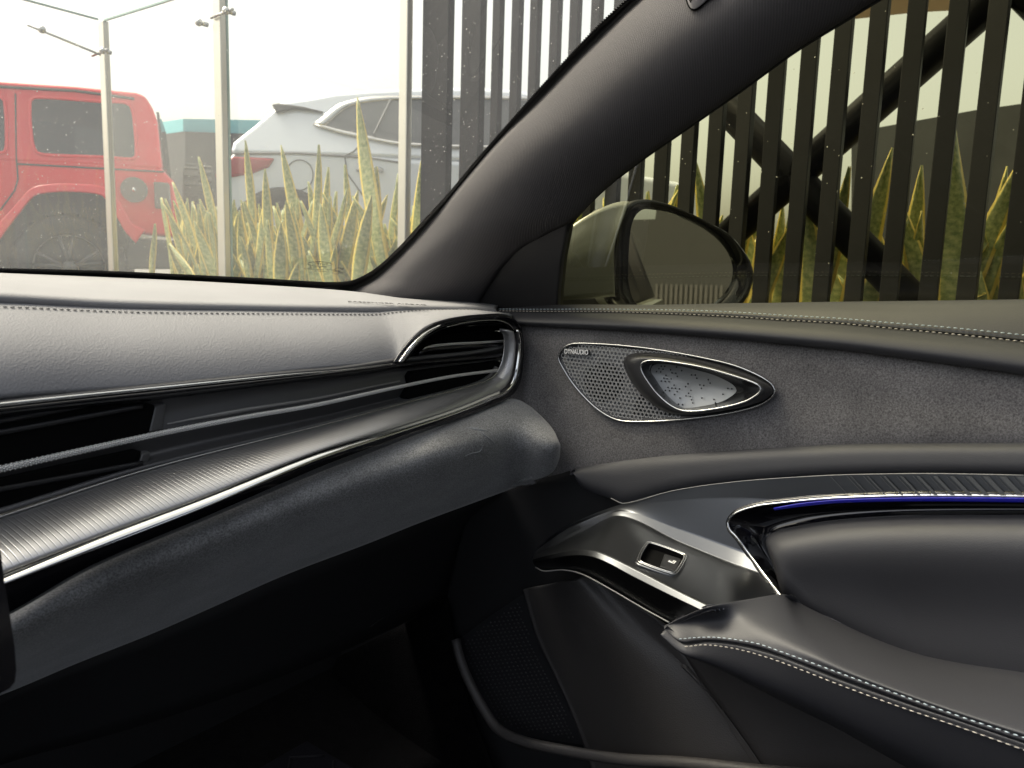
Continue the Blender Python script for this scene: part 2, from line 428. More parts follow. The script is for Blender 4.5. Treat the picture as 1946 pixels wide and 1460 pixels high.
# printed glass stamp, seen from behind
st_o = PW(608, 502, .0004); ux = PW(640, 503.5, .0004) - PW(570, 500, .0004); uy = PW(608, 480, .0004) - PW(608, 520, .0004)
bmx = bmesh.new()
def stamp(body, size, du, dv, bold=0):
    me = text_mesh(body, size, 0.00005, 1.0, bold)
    for v in me.vertices: v.co.x = -v.co.x
    place(me, st_o + ux / np.linalg.norm(ux) * du + uy / np.linalg.norm(uy) * dv, ux, uy); bmx.from_mesh(me); bpy.data.meshes.remove(me)
stamp('FUYAO', .0062, 0, 0)
for k_, (tx, dv) in enumerate((('AS1  E4  43R-00', -.0085), ('DOT 563  TRANSPARENCY', -.0135), ('LAMINATED', -.0180))): stamp(tx, .0036, -.002 + .002 * k_, dv)
stamp('E4', .0055, .029, -.010); stamp('CCC', .0050, .029, -.0185)
me = bpy.data.meshes.new('glass_stamp'); bmx.to_mesh(me); bmx.free(); stampo = link('glass_stamp', me, MAT['frit'], ws, False)
a_ = np.linspace(0, 2 * math.pi, 33)[:-1]; uxn = ux / np.linalg.norm(ux); uyn = uy - uxn * np.dot(uy, uxn); uyn /= np.linalg.norm(uyn)
mb = MB(); mb.tube([st_o + uxn * .016 * math.cos(a) + uyn * .0052 * math.sin(a) for a in a_], .00035, 5, True)
for cx_, cy_ in ((.029, -.010), (.029, -.0185)): mb.tube([st_o + uxn * (cx_ + .006 * math.cos(a)) + uyn * (cy_ + .0034 * math.sin(a)) for a in a_], .00025, 5, True)
mb.build('stamp_oval', MAT['frit'], stampo)
# rain and dust specks standing on the outside of the glass
rnd = random.Random(5)
def drop_mat(name):
    m, n, o = new_mat(name)
    a = nd(n, 'ShaderNodeBsdfTranslucent', Color=(.95, .95, .93, 1)); b = nd(n, 'ShaderNodeBsdfTransparent', Color=(.95, .95, .95, 1)); c = nd(n, 'ShaderNodeBsdfGlossy', Roughness=.1)
    m1 = n.nodes.new('ShaderNodeMixShader'); m1.inputs[0].default_value = .60; n.links.new(a.outputs[0], m1.inputs[1]); n.links.new(b.outputs[0], m1.inputs[2])
    m2 = n.nodes.new('ShaderNodeMixShader'); m2.inputs[0].default_value = .10; n.links.new(m1.outputs[0], m2.inputs[1]); n.links.new(c.outputs[0], m2.inputs[2]); n.links.new(m2.outputs[0], o.inputs[0]); return m
MAT['drop'] = drop_mat('water_drop')
bwx = np.cross(WN, [0, 0, 1.]); bwx /= np.linalg.norm(bwx); bwy = np.cross(bwx, WN)
mb = MB()
for i in range(1800):
    u = rnd.uniform(-60, 1150); v = 540 * rnd.random() ** .75 - 20
    if u > 500 and rnd.random() < .45: u = rnd.uniform(790, 1120)
    p = PW(u, v, -.0045); r_ = rnd.choice([.0002, .00025, .0003, .00035, .0005])
    mb.ball(p, r_, 6, (1, rnd.uniform(.7, 1.5), .5), [bwx, bwy, WN])
mb.build('water_specks', MAT['drop'], ws, True)['kind'] = 'stuff'

# A pillar
PIL_L = [(600, 600), (669, 553), (715, 527), (765, 481), (815, 426), (868, 360), (945, 270), (1022, 192), (1099, 111), (1175, 36), (1214, 0), (1330, -110), (1500, -265)]
PIL_R = [(880, 640), (905, 585), (935, 535), (983, 478), (1040, 445), (1092, 418), (1146, 362), (1219, 304), (1292, 253), (1413, 168), (1510, 97), (1608, 36), (1666, 0), (1800, -75), (2050, -190)]
pl = thing('windscreen_pillar', (.75, .7, 1.0), 'thick dark cloth covered roof pillar between windscreen and side window', 'pillar')
nL = resample(np.array([PW(u, v, .002) for u, v in PIL_L]), 120)
nR = resample(np.array([PG(u, v, .012) for u, v in PIL_R]), 120)
rows = []
t = np.linspace(0, 1, 24)
for k in t:
    p = nL * (1 - k) + nR * k
    d = (EYE - p); d /= np.linalg.norm(d, axis=1)[:, None]
    rows.append(p + d * (.045 * (math.sin(math.pi * k ** .8)) ** .8))
grid_obj('trim_cover', np.stack(rows), MAT['pillar'], pl, .006)
# the airbag cap let into the pillar at the top of the picture
CAP = [(1297, -30), (1304, -6), (1309, 10), (1314, 17), (1320, 18), (1328, 14), (1342, 2), (1362, -16), (1350, -40)]
def on_pillar(u, v, lift=.0):
    # a point on the cover along the ray: march
    G = np.stack(rows); r_ = ray(u, v); best = None
    D = (G - EYE).reshape(-1, 3); rn = r_ / np.linalg.norm(r_); tt = D @ rn; dist = np.linalg.norm(D - tt[:, None] * rn, axis=1); i = np.argsort(dist)[:4]
    return EYE + rn * (np.average(tt[i], weights=1 / (dist[i] + 1e-5)) - lift)
cp = resample(np.array([on_pillar(u, v, .003) for u, v in CAP]), 40, True)
cc = cp.mean(axis=0)
mb = MB(); V = list(cp) + list(cc + (cp - cc) * .93 + (EYE - cc) / np.linalg.norm(EYE - cc) * .0015); n_ = len(cp)
mb.add(V, [(i, (i + 1) % n_, (i + 1) % n_ + n_, i + n_) for i in range(n_)] + [tuple(range(n_, 2 * n_))])
MAT['cap'] = pbr('cap_plastic', (.22, .21, .22), .5)
capo = mb.build('airbag_cap', MAT['cap'], pl, True)
mb = MB(); mb.tube(cp - (EYE - cc) * .0012, .0012, 6, True); mb.build('cap_gap', MAT['void'], capo)
me = text_mesh('AIRBAG', .011, .0001); axd = on_pillar(1345, -30, .0048) - on_pillar(1318, 6, .0048)
place(me, on_pillar(1338, -34, .0055), axd, np.cross(axd, EYE - cc) * -1); link('cap_lettering', me, MAT['void'], capo, False)
# roof lining over the cabin, pillar foot (sail panel)
SAIL = [(860, 590), (900, 510), (960, 450), (1030, 415), (1082, 405), (1076, 448), (1066, 500), (1060, 560), (1058, 598), (980, 602), (905, 600)]
mb = MB(); mb.prism([PG(u, v, .009) for u, v in SAIL], -GN * .02); mb.build('sail_panel', pbr('sail_plastic', (.03, .029, .03), .5), pl, bevel=.003)

# ================================================================== DASHBOARD
dash = thing('dashboard', (.55, .65, .75), 'two tone leather dashboard with a long air vent strip and suede knee pad', 'dashboard')
SEAM = [(-120, 563), (0, 566), (215, 577.5), (479, 584), (650, 587), (767, 587), (859, 587.5), (905, 588.5), (945, 594)]
REAR = [(-160, 522), (0, 526), (172, 532), (400, 543), (600, 555), (680, 562), (720, 568), (760, 574), (860, 580), (945, 586)]
seam = dy(SEAM, .70, .585, pw=2.2); rear = dy(REAR, .97, .66, 0, 945, 1.3)
loft('top_pad', [rear + [0, .02, -.02], rear, .5 * resample(rear, 160) + .5 * resample(seam, 160) + [0, 0, .002], seam + [0, .004, .0006], seam + [0, 0, -.003]], MAT['dash'], dash, 160, 6)
PADLOW = [(-140, 779), (0, 756), (326, 731.5), (600, 701), (700, 692.5), (747, 688), (764, 664), (784, 641), (807, 622), (836, 610), (873, 602), (916, 597.5), (954, 596), (968, 600)]
padlow = dy(PADLOW, .615, .568, pw=2.2)
seam2 = dy(SEAM[:-1] + [(968, 598)], .70, .585, pw=2.2)
# front face of the pad: rolls over the seam edge
A = resample(seam2, 160); B = resample(padlow, 160)
def pad_rows():
    rr = []
    for k in np.linspace(0, 1, 26):
        p = A * (1 - k) + B * k
        b = .020 * math.sin(math.pi * k) ** .9
        e = np.linspace(1, .25, 160)[:, None]
        rr.append(p + np.array([0, -1, .15]) * b * e + np.array([0, .004, -.0035]) * (math.exp(-k * 60)))
    B2 = rr[-1]; rr.append(B2 + [0, .006, -.003]); rr.append(B2 + [0, .02, -.004])
    return np.stack(rr)
pad = grid_obj('front_pad', pad_rows(), MAT['dash'], dash, .004)
MAT['stitch_pale'] = pbr('pale_thread', (.62, .62, .60), .6)
MAT['stitch_grey'] = pbr('grey_thread', (.22, .22, .22), .6)
stitches('stitching', dy([(u, v - 2.4) for u, v in SEAM[:-1]] + [(940, 589)], .705, .587, pw=2.2) + [0, 0, .0012], MAT['stitch_pale'], dash, r=.0006)
G_ = pad_rows()
stitches('stitching', G_[3] + [0, -.0006, .0006], MAT['stitch_grey'], pad, r=.0006)
mb = MB(); mb.tube(resample(seam, 120) + [0, 0, -.0012], .0009, 6); mb.build('seam_line', MAT['seam'], dash)
# small printed airbag words at the right end of the top pad
me = text_mesh('PASSENGER AIRBAG', .010, .0001)
p0 = dy([(737, 580)], .64, .64)[0] + [0, 0, .002]; place(me, p0, dy([(760, 581)], .635, .635)[0] - dy([(715, 579)], .65, .65)[0], [0, 1, .12]); link('airbag_lettering', me, MAT['seam'], dash, False)
# defroster slot
sl = dy([(766, 577), (800, 580), (845, 583)], .70, .655, 766, 845, 1.) + [0, 0, .001]
mb = MB(); mb.tube(resample(sl, 20), np.interp(np.linspace(0, 1, 20), [0, .2, 1], [.0006, .0022, .0008]), 8); mb.build('defroster_slot', MAT['void'], dash, True)

# ---- the vent strip
vy = dict(yl=.605, yr=.562)
def D(pts, off=0., **kw):
    k = dict(yl=.612 + off, yr=.566 + off, pw=2.2); k.update(kw); return dy(pts, **k)
# dark satin back panel
UP = [(-140, 790), (0, 767), (326, 733), (556, 710), (650, 702), (747, 688), (800, 682), (900, 672), (962, 660)]
LOW = [(-140, 1025), (0, 984), (284, 894), (600, 814), (773, 768), (859, 746), (916, 729), (942, 715), (955, 697)]
BEAD = [(-140, 925), (0, 892), (291, 827), (460, 794), (600, 770), (744, 738.5), (859, 715.5), (945, 704)]
def shift(pts, f): return [(u, v + f(u)) for u, v in pts]
strip = thing('air_vent_strip', (.5, .6, .85), 'long black air vent strip with beaded bar and ribbed silver lip below pale pad', 'air vent')
upc = resample(D(UP), 160); lowc = resample(D(LOW, -.012), 160); bdc = resample(D(BEAD, .004), 160)
rr = [upc + [0, .002, 0]]
up_b = resample(D(shift(BEAD, lambda u: -26 + u * .012), .010), 160); lo_b = resample(D(shift(BEAD, lambda u: 24 - u * .013), .012), 160)
mid_u = resample(D([(a[0], (a[1] + np.interp(a[0], [p[0] for p in BEAD], [p[1] for p in BEAD])) / 2 - 8) for a in UP], .012), 160)
mid_l = resample(D([(a[0], (a[1] + np.interp(a[0], [p[0] for p in BEAD], [p[1] for p in BEAD])) / 2 + 4) for a in LOW], .013), 160)
grid_obj('back_panel', loft_grid([upc, mid_u, up_b, bdc + [0, .004, 0], lo_b, mid_l, lowc + [0, .012, 0]], 160, 5), pbr('satin_panel', (.13, .13, .134), .38, .5), strip, .004)
# beaded bar
Pb = resample(D(BEAD, -.006), 160)
bw = np.interp(np.linspace(0, 1, 160), [0, .12, 1], [.0030, .0029, .0022])
MAT['bead'] = pbr('beaded_metal', (.72, .72, .71), .28, .9)
mb = MB(); mb.tube(Pb, bw * .8, 10)
rng = np.random.default_rng(3)
P9 = resample(D(BEAD, -.006), 330); e9 = EYE - P9; e9 /= np.linalg.norm(e9, axis=1)[:, None]
T9 = np.gradient(P9, axis=0); T9 /= np.linalg.norm(T9, axis=1)[:, None]; U9 = np.cross(T9, e9); bw9 = np.interp(np.linspace(0, 1, 330), np.linspace(0, 1, 160), bw)
for i in range(330):
    for j in range(3):
        a = (j - 1) * .75 + (.37 if i % 2 else 0) - .2
        mb.ball(P9[i] + bw9[i] * .9 * (math.cos(a) * e9[i] + math.sin(a) * U9[i]), bw9[i] * .30, 6)
mb.build('beaded_bar', MAT['bead'], strip, True)
LIPP = [(u, v - 19 + u * .011) for u, v in resample(np.array(BEAD, float), 60) if 312 < u < 775]
mb = MB(); mb.tube(resample(D(LIPP, .003), 60), np.interp(np.linspace(0, 1, 60), [0, .2, 1], [.0005, .0022, .0010]), 8); mb.build('highlight_lip', pbr('satin_highlight', (.34, .34, .34), .42, .8), strip, True)  # pale tube drawing the highlight along the panel lip above the bead
# left pair of outlets: dark mouths with end walls
def mouth(name, poly, off, mat, parent, depth=.03):
    c = np.array([D([p], off)[0] for p in poly]); mb = MB(); mb.prism(list(c), [0, depth, 0]); return mb.build(name, mat, parent)
m1 = mouth('vent_outlet', [(-140, 805), (0, 783), (150, 772), (280, 767), (293, 770), (294, 776), (283, 822), (270, 829), (0, 884), (-140, 915)], .004, MAT['void'], strip)
m2 = mouth('vent_outlet', [(-140, 945), (0, 912), (260, 856), (268, 858), (266, 868), (257, 896), (245, 903), (0, 974), (-140, 1012)], .004, MAT['void'], strip)
for poly, par in (([(296, 772), (317, 766), (310, 818), (284, 823)], m1), ([(271, 862), (288, 858), (281, 886), (262, 893)], m2)):
    c = [D([poly[0]], .0030)[0], D([poly[1]], .0062)[0], D([poly[2]], .0062)[0], D([poly[3]], .0030)[0]]
    mb = MB(); mb.prism(c, [0, .015, 0]); mb.build('end_wall', pbr('vent_wall', (.13, .13, .132), .4), par, bevel=.002)
for (va, vb, par) in ((800, 838, m1), (822, 866, m1), (930, 945, m2)):
    mb = MB(); mb.tube(resample(D([(-140, va + 22), (0, va), (270, va - 50)], .0035), 24), .0022, 6); mb.build('louvre', MAT['black_satin'], par, True)
# thin bright line and black gloss band along the top
TL = [(-140, 789), (0, 769), (326, 735), (556, 712), (650, 704), (750, 691)]
mb = MB(); mb.tube(resample(D(TL, -.004), 100), np.interp(np.linspace(0, 1, 100), [0, .6, 1], [.0016, .0011, .0005]), 8); mb.build('chrome_line', MAT['chrome'], strip, True)
GB_T = [(-140, 797), (0, 776), (326, 741), (556, 716), (690, 700), (787, 688), (880, 680), (957, 672)]
GB_B = [(-140, 816), (0, 793), (326, 757), (556, 728), (690, 712), (787, 697), (880, 689), (957, 681)]
pillow('gloss_band', D(GB_T, -.002), D(GB_B, .002), .003, MAT['black_gloss'], strip, p=2.5, direction=(0, -1, .3), n=100, m=10)
# ribbed silver lip: metal strip widening to the left, turning up round the end vent
RIB_A = [(-140, 1025), (0, 983), (284, 892), (600, 812), (773, 766), (859, 744), (916, 727), (938, 715), (949, 698), (955, 678), (957, 655), (956, 637), (948, 628)]
RIB_B = [(-140, 1150), (0, 1092), (192, 1018), (383, 947), (600, 860), (744, 816), (859, 780), (931, 751), (958, 738), (971, 718), (979, 680), (980, 650), (976, 630)]
RA = resample(np.array(RIB_A, float), 120); RB = resample(np.array(RIB_B, float), 120)
rows_ = []
for k in np.linspace(0, 1, 16):                       # a scoop: steep at the top, flattening towards the cabin
    q = RA * (1 - k) + RB * k
    rows_.append(resample(D([tuple(p) for p in q], -.002 - .050 * (1 - (1 - k) ** 1.35), yr=.566 - .002 - .012 * (1 - (1 - k) ** 1.35)), 900, smooth=False))
RG = np.stack(rows_); ra = RG[0]
def ribbed(name):
    m, n, o = new_mat(name)
    b = nd(n, 'ShaderNodeBsdfPrincipled', Roughness=.36, Metallic=.9); b.inputs['Base Color'].default_value = (.47, .47, .48, 1)
    uv = n.nodes.new('ShaderNodeTexCoord'); sp = n.nodes.new('ShaderNodeSeparateXYZ'); n.links.new(uv.outputs['UV'], sp.inputs[0])
    sk = nd(n, 'ShaderNodeMath', operation='MULTIPLY_ADD'); sk.inputs[1].default_value = -.55; n.links.new(sp.outputs[1], sk.inputs[0]); n.links.new(sp.outputs[0], sk.inputs[2])
    k = nd(n, 'ShaderNodeMath', operation='MULTIPLY'); k.inputs[1].default_value = 1 / .0040; n.links.new(sk.outputs[0], k.inputs[0])
    fr = nd(n, 'ShaderNodeMath', operation='PINGPONG'); fr.inputs[1].default_value = .5; n.links.new(k.outputs[0], fr.inputs[0])
    cr = nd(n, 'ShaderNodeValToRGB'); cr.color_ramp.elements[0].position = .0; cr.color_ramp.elements[1].position = .13
    n.links.new(fr.outputs[0], cr.inputs[0])
    bp = nd(n, 'ShaderNodeBump', Strength=.45, Distance=.0006); n.links.new(cr.outputs[0], bp.inputs['Height']); n.links.new(bp.outputs[0], b.inputs['Normal'])
    n.links.new(b.outputs[0], o.inputs[0]); return m
MAT['ribbed'] = ribbed('ribbed_metal')
grid_obj('ribbed_lip', RG, MAT['ribbed'], strip, .003)
mb = MB(); mb.tube(resample(ra, 200) + [0, -.001, .0006], .0008, 6); mb.build('lip_edge', MAT['satin_chrome'], strip, True)
CH_A = [(-140, 1155), (0, 1096), (192, 1021), (383, 950), (600, 864), (744, 820), (859, 784), (932, 755), (961, 741), (975, 720), (983, 680), (985, 650), (981, 628)]
CH_B = [(-140, 1174), (0, 1113), (192, 1040), (383, 967), (600, 876), (744, 828), (859, 790), (936, 760), (966, 746), (981, 722), (989, 680), (990, 650), (986, 628)]
pillow('chrome_edge', D(CH_A, -.053, yr=.552), D(CH_B, -.060, yr=.550), .0012, MAT['chrome'], strip, p=2, direction=(0, -1, .3), n=260, m=8, thick=.003)
GL_B = [(-140, 1232), (0, 1178), (176, 1080), (383, 992), (600, 901), (686, 868), (801, 823), (902, 787), (950, 768), (978, 746), (990, 720), (993, 684), (994, 650), (991, 628)]
pillow('gloss_lower', D(CH_B, -.059, yr=.551), D(GL_B, -.045, yr=.554), .003, MAT['black_gloss'], strip, p=2.2, direction=(0, -1, -.2), n=260, m=12, thick=.006)

# ---- the end vent set into the strip
ev = thing('round_end_vent', (.76, .58, .95), 'leaf shaped black air vent with a chrome arc at the door end of the dashboard', 'air vent')
RING_O = [(747, 689), (764, 664), (784, 641), (807, 622), (836, 610), (873, 602), (916, 597.5), (954, 597), (973, 604), (986, 617), (991, 630)]
RING_I = [(770, 689), (783, 672), (800, 650), (820, 634), (845, 624), (880, 616), (920, 612), (950, 613), (964, 619), (972, 626), (976, 634)]
ro = D(RING_O, -.004, yr=.560); ri = D(RING_I, .006, yr=.566)
pillow('bezel', ro, ri, .006, MAT['black_gloss'], ev, p=2.5, direction=(0, -1, .2), n=140, m=14)
CA = [(758, 688), (772, 668), (790, 647), (808, 632), (822, 624), (835, 618)]; CB = [(766, 688), (780, 670), (797, 651), (812, 637), (824, 629), (836, 620)]
pillow('chrome_arc', D(CA, -.011), D(CB, -.011), .0012, MAT['chrome'], ev, p=2, direction=(0, -1, .2), n=60, m=8, thick=.002)
mb = MB(); mb.tube(resample(D([(850, 621.5), (880, 614), (920, 609), (950, 609.5), (968, 617), (978, 628)], -.006, yr=.558), 60), .0007, 6); mb.build('bezel_line', MAT['satin_chrome'], ev, True)
HOUS_O = RING_I; HOUS_I = [(790, 683), (801, 665), (819, 649), (853, 637), (893, 631), (945, 629), (955, 632), (957, 640), (958, 648), (958, 655), (957, 660)]
pillow('inner_wall', ri + [0, .001, 0], D(HOUS_I, .020, yr=.585), .002, MAT['black_gloss'], ev, p=2, direction=(0, -1, 0), n=100, m=8)
mouth('upper_outlet', [(787, 682), (801, 665), (819, 649), (853, 636), (893, 631), (945, 629.5), (957, 633), (958.5, 648), (957, 678), (880, 684), (800, 690)], .020, MAT['void'], ev, .04)
mouth('lower_outlet', [(779, 716), (788, 707), (949.5, 687), (951, 701), (937, 714), (859, 743), (778, 763), (774, 755), (776, 742)], .003, MAT['void'], ev, .04)
for pts, r_, o_ in (([(800, 668), (813, 659.5), (860, 654), (900, 652), (958, 648.5)], .0016, .004), ):
    Q = resample(D(pts, o_), 60); mb = MB(); mb.tube(Q, np.interp(np.linspace(0, 1, 60), [0, .15, 1], [.0006, r_, r_]), 8)
    Q2 = resample(D(pts, o_), 150)
    for i in range(18, 150):
        e_ = EYE - Q2[i]; e_ /= np.linalg.norm(e_)
        for j in (0, 1): mb.ball(Q2[i] + e_ * r_ * .8 + np.array([0, 0, (j - .5) * r_ * 1.1]), r_ * .36, 6)
    mb.build('beaded_louvre', MAT['bead'], ev, True)
for pts in ([(795, 672), (815, 664), (958, 656)],):
    A2 = D(pts, .004); mb = MB(); mb.tube(resample(A2, 30), .0024, 6); mb.build('louvre', MAT['black_gloss'], ev, True)
mb = MB(); mb.tube(resample(D([(956, 634), (958.5, 648), (957.5, 664), (956.5, 676), (951, 683)], .006), 20), .0009, 6); mb.build('edge_line', MAT['satin_chrome'], ev, True)
mb = MB(); mb.tube(resample(D([(778, 765), (859, 745), (916, 728), (934, 718), (938, 712)], .010), 40), .0007, 6); mb.build('edge_line', MAT['satin_chrome'], ev, True)

# ---- suede knee pad
SU_T = [(-140, 1230), (0, 1172), (176, 1072), (383, 985), (600, 894), (801, 818), (902, 782), (974, 757), (1003, 769), (1031, 793), (1052, 817), (1065, 845)]
SU_B = [(-140, 1368), (0, 1322), (144, 1262), (288, 1205), (396, 1158), (540, 1094), (700, 1033), (800, 993), (916, 950), (974, 929), (1026, 911), (1050, 898), (1063, 872), (1065, 850)]
st_ = dy(SU_T, .590, .556, 0, 974, 2.0)
for i, u in enumerate(p[0] for p in SU_T):
    if u > 974: st_[i] = PX(*SU_T[i][:2], .782 - .003 * (i - 7))
sb_ = dy(SU_B, .76, .566, 0, 974, 2.0)
for i, p in enumerate(SU_B):
    if p[0] > 974: sb_[i] = PX(*p, .772)
GA = resample(st_, 200); GB2 = resample(sb_, 200); rr = []
for k in np.linspace(0, 1, 34):
    p = GA * (1 - k) + GB2 * k
    e_ = np.clip((1 - np.linspace(0, 1, 200)) / .34, 0, 1); e = np.sqrt(1 - (1 - e_) ** 2)[:, None]
    b = .088 * math.sin(math.pi * k ** .85)
    dr = EYE - p; dr /= np.linalg.norm(dr, axis=1)[:, None]
    rr.append(p + dr * b * e)
rr.append(rr[-1] + [0, .02, -.002])
knee = thing('knee_pad', (.5, .6, .75), 'grey suede knee pad under the vent strip with a pale scuff near the door', 'knee pad')
grid_obj('suede_cover', np.stack(rr), MAT['knee'], knee, .004)
KG = np.stack(rr)
def on_grid(G, u, v, lift=0.):
    r_ = ray(u, v); rn = r_ / np.linalg.norm(r_); Dv = (G - EYE).reshape(-1, 3); tt = Dv @ rn; dist = np.linalg.norm(Dv - tt[:, None] * rn, axis=1); i = np.argsort(dist)[:4]
    return EYE + rn * (np.average(tt[i], weights=1 / (dist[i] + 1e-5)) - lift)
MAT['scuff'] = pbr('scuffed_nap', (.36, .37, .38), .9)
mb = MB()
for pts, r_ in (([(886, 812), (905, 816), (925, 819)], .0010), ([(905, 815), (920, 826), (935, 838), (946, 850)], .0006), ([(918, 846), (912, 858), (895, 862), (882, 868)], .0006), ([(895, 810), (915, 816), (932, 820)], .0007)):
    Q = resample(np.array([on_grid(KG, u, v, .0004) for u, v in pts]), 24); mb.tube(Q, np.interp(np.linspace(0, 1, 24), [0, .3, 1], [.0002, r_, .0002]), 6)
mb.build('scuff_mark', MAT['scuff'], knee, True)
# underside of the dash and the glove box front
UD = [(-140, 1520), (0, 1455), (250, 1385), (504, 1298), (700, 1216), (845, 1142), (930, 1075), (1000, 1000), (1060, 905)]
ud = dy(UD, .82, .74, 0, 1000, 1.); sb2 = dy([(u, v - 6) for u, v in SU_B[:11]] + [(1060, 892)], .785, .590, 0, 974, 2.)
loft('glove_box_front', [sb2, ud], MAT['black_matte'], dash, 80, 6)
mb = MB(); mb.tube(resample(dy([(700, 1190), (725, 1172), (790, 1146)], .755, .745), 20) + [0, -.004, 0], .0006, 5); mb.build('panel_gap', pbr('gap', (.02, .02, .02), .3), dash)

# ---- centre screen, cut by the left edge of the picture
scr = thing('touch_screen', (.10, .42, .75), 'black rounded edge of the centre touch screen at the left frame edge', 'touch screen')
SC = [(-260, 990), (-40, 1005), (-6, 1020), (1, 1047), (9, 1112), (19, 1170), (28, 1233), (31, 1275), (28, 1298), (18, 1311), (0, 1321), (-260, 1420)]
sc_ = [PY(u, v, .43) for u, v in SC]
mb = MB(); mb.prism(sc_, [0, .012, 0]); mb.build('frame', pbr('screen_rim', (.03, .03, .03), .3), scr, bevel=.002)
cc = np.mean(sc_, axis=0); mb = MB(); mb.prism([cc + (p - cc) * .965 + np.array([0, -.0014, 0]) for p in sc_], [0, .001, 0]); mb.build('glass_face', MAT['screen'], scr)

# ================================================================== PASSENGER DOOR
door = thing('passenger_door', (.80, .25, .55), 'dark suede and leather front passenger door panel below the tinted side window', 'car door')
# window sill leather: two rolls with a double stitched seam
SILL_T = [(930, 592), (1058, 582), (1253, 581.5), (1389, 578), (1600, 574), (1946, 569), (2150, 566)]
S_UP = [(950, 589.5), (1000, 590), (1151, 590), (1300, 592), (1400, 596), (1500, 602.5), (1597, 608), (1700, 617), (1800, 625), (1946, 640), (2150, 664)]
S_MD = [(950, 591), (1000, 591.5), (1151, 592), (1300, 596), (1400, 601), (1500, 607), (1597, 613), (1700, 622), (1800, 631), (1946, 645.5), (2150, 670)]
S_LO = [(950, 592.5), (1000, 593.5), (1151, 594.5), (1300, 599.5), (1400, 604.5), (1500, 611), (1597, 617), (1700, 627), (1800, 636.5), (1946, 652), (2150, 678)]
SILL_B = [(950, 616), (1000, 619), (1192, 629), (1356, 641.5), (1500, 655), (1627, 668.5), (1800, 692), (1946, 713), (2150, 745)]
a = dx(SILL_T, .838); b = dx(S_UP, .808); md = dx(S_MD, .805)
loft('sill_top', [a + [.02, 0, -.015], a, .5 * resample(a, 160) + .5 * resample(b, 160) + [-.002, 0, .003], b, md + [.003, 0, -.002]], MAT['leather'], door, 160, 7)
lo = dx(S_LO, .802); bt = dx(SILL_B, .786)
sill = grid_obj('sill_roll', np.concatenate([(resample(md, 160) + [.003, 0, -.002])[None], pillow_grid(lo, bt, .012, p=2.6, n=160, m=22), (resample(bt, 160) + [.012, 0, 0])[None]]), MAT['leather'], door)
MAT['stitch_blue'] = pbr('blue_white_thread', (.40, .48, .53), .55); MAT['stitch_cream'] = pbr('cream_thread', (.42, .39, .35), .55)
stitches('stitching', dx(S_UP, .808) + [-.0008, 0, .0008], MAT['stitch_blue'], door, lift=(-.0004, 0, .0004))
stitches('stitching', dx(S_LO, .802) + [-.0012, 0, .0006], MAT['stitch_cream'], door, lift=(-.0004, 0, .0004))
mb = MB(); mb.tube(resample(md, 100) + [-.0005, 0, 0], .0008, 6); mb.build('seam_line', MAT['seam'], door)
# suede field
SU1 = [(u, v - 4) for u, v in SILL_B]; SU2 = [(950, 930), (1066, 900), (1090, 893), (1247, 869), (1384, 858), (1500, 851), (1627, 845), (1946, 843), (2150, 843)]
suede_o = pillow('suede_panel', dx(SU1, .796), dx(SU2, .790), .004, MAT['suede'], door, p=4, n=320, m=60)
# leather band
BA = [(1084, 895), (1106, 888), (1247, 868), (1384, 857), (1500, 850), (1627, 844), (1946, 842), (2150, 842)]
BB = [(1088, 897), (1106, 926), (1161, 948), (1186, 957), (1281, 933), (1402, 916), (1560, 905), (1658, 902), (1781, 901), (1946, 904), (2150, 908)]
pillow('leather_band', dx(BA, .787), dx(BB, .781), .007, MAT['leather'], door, p=3, n=200, m=22)
# dark satin-metal trim carrying the switch
T0 = [(1020, 1043), (1058, 1011), (1100, 989), (1173, 961), (1281, 932), (1402, 915), (1510, 907), (1560, 904), (1658, 901), (1781, 900.5), (1946, 903), (2150, 908)]
T0b = [(1018, 1048), (1058, 1018), (1105, 993), (1180, 966), (1290, 950), (1400, 946), (1520, 952), (1600, 950), (1781, 948), (1946, 950), (2150, 954)]
T1 = [(1016, 1053), (1060, 1028), (1110, 1002), (1180, 972), (1290, 1006), (1400, 1046), (1500, 1082), (1700, 1160, .785), (2150, 1200, .80)]
T1b = [(1014, 1057), (1058, 1035), (1108, 1010), (1178, 980), (1290, 1029), (1380, 1066), (1480, 1104), (1650, 1190, .775), (2150, 1280, .80)]
T2 = [(1012, 1064), (1050, 1054), (1100, 1046), (1140, 1052), (1215, 1088), (1290, 1126), (1350, 1155), (1400, 1180), (1500, 1228, .675), (1650, 1300, .73), (2150, 1440, .80)]
T2b = [(1013, 1069), (1048, 1062), (1095, 1055), (1138, 1062), (1208, 1098), (1280, 1134), (1338, 1162), (1380, 1185), (1500, 1246, .675), (1650, 1330, .73), (2150, 1480, .80)]
T3 = [(1018, 1078), (1034, 1085), (1070, 1083), (1106, 1091), (1161, 1120), (1221, 1155), (1272, 1183), (1320, 1208), (1500, 1300, .71), (1650, 1370, .75), (2150, 1530, .80)]
def px_(T, *xs):
    k = 0; out = []
    for i, p in enumerate(T):
        out.append(p if len(p) > 2 else (p[0], p[1], float(np.interp(p[0], *xs))))
    return out
T0a = [tuple(q) for q in .5 * resample(np.array(T0, float), 12) + .5 * resample(np.array(T0b, float), 12)]
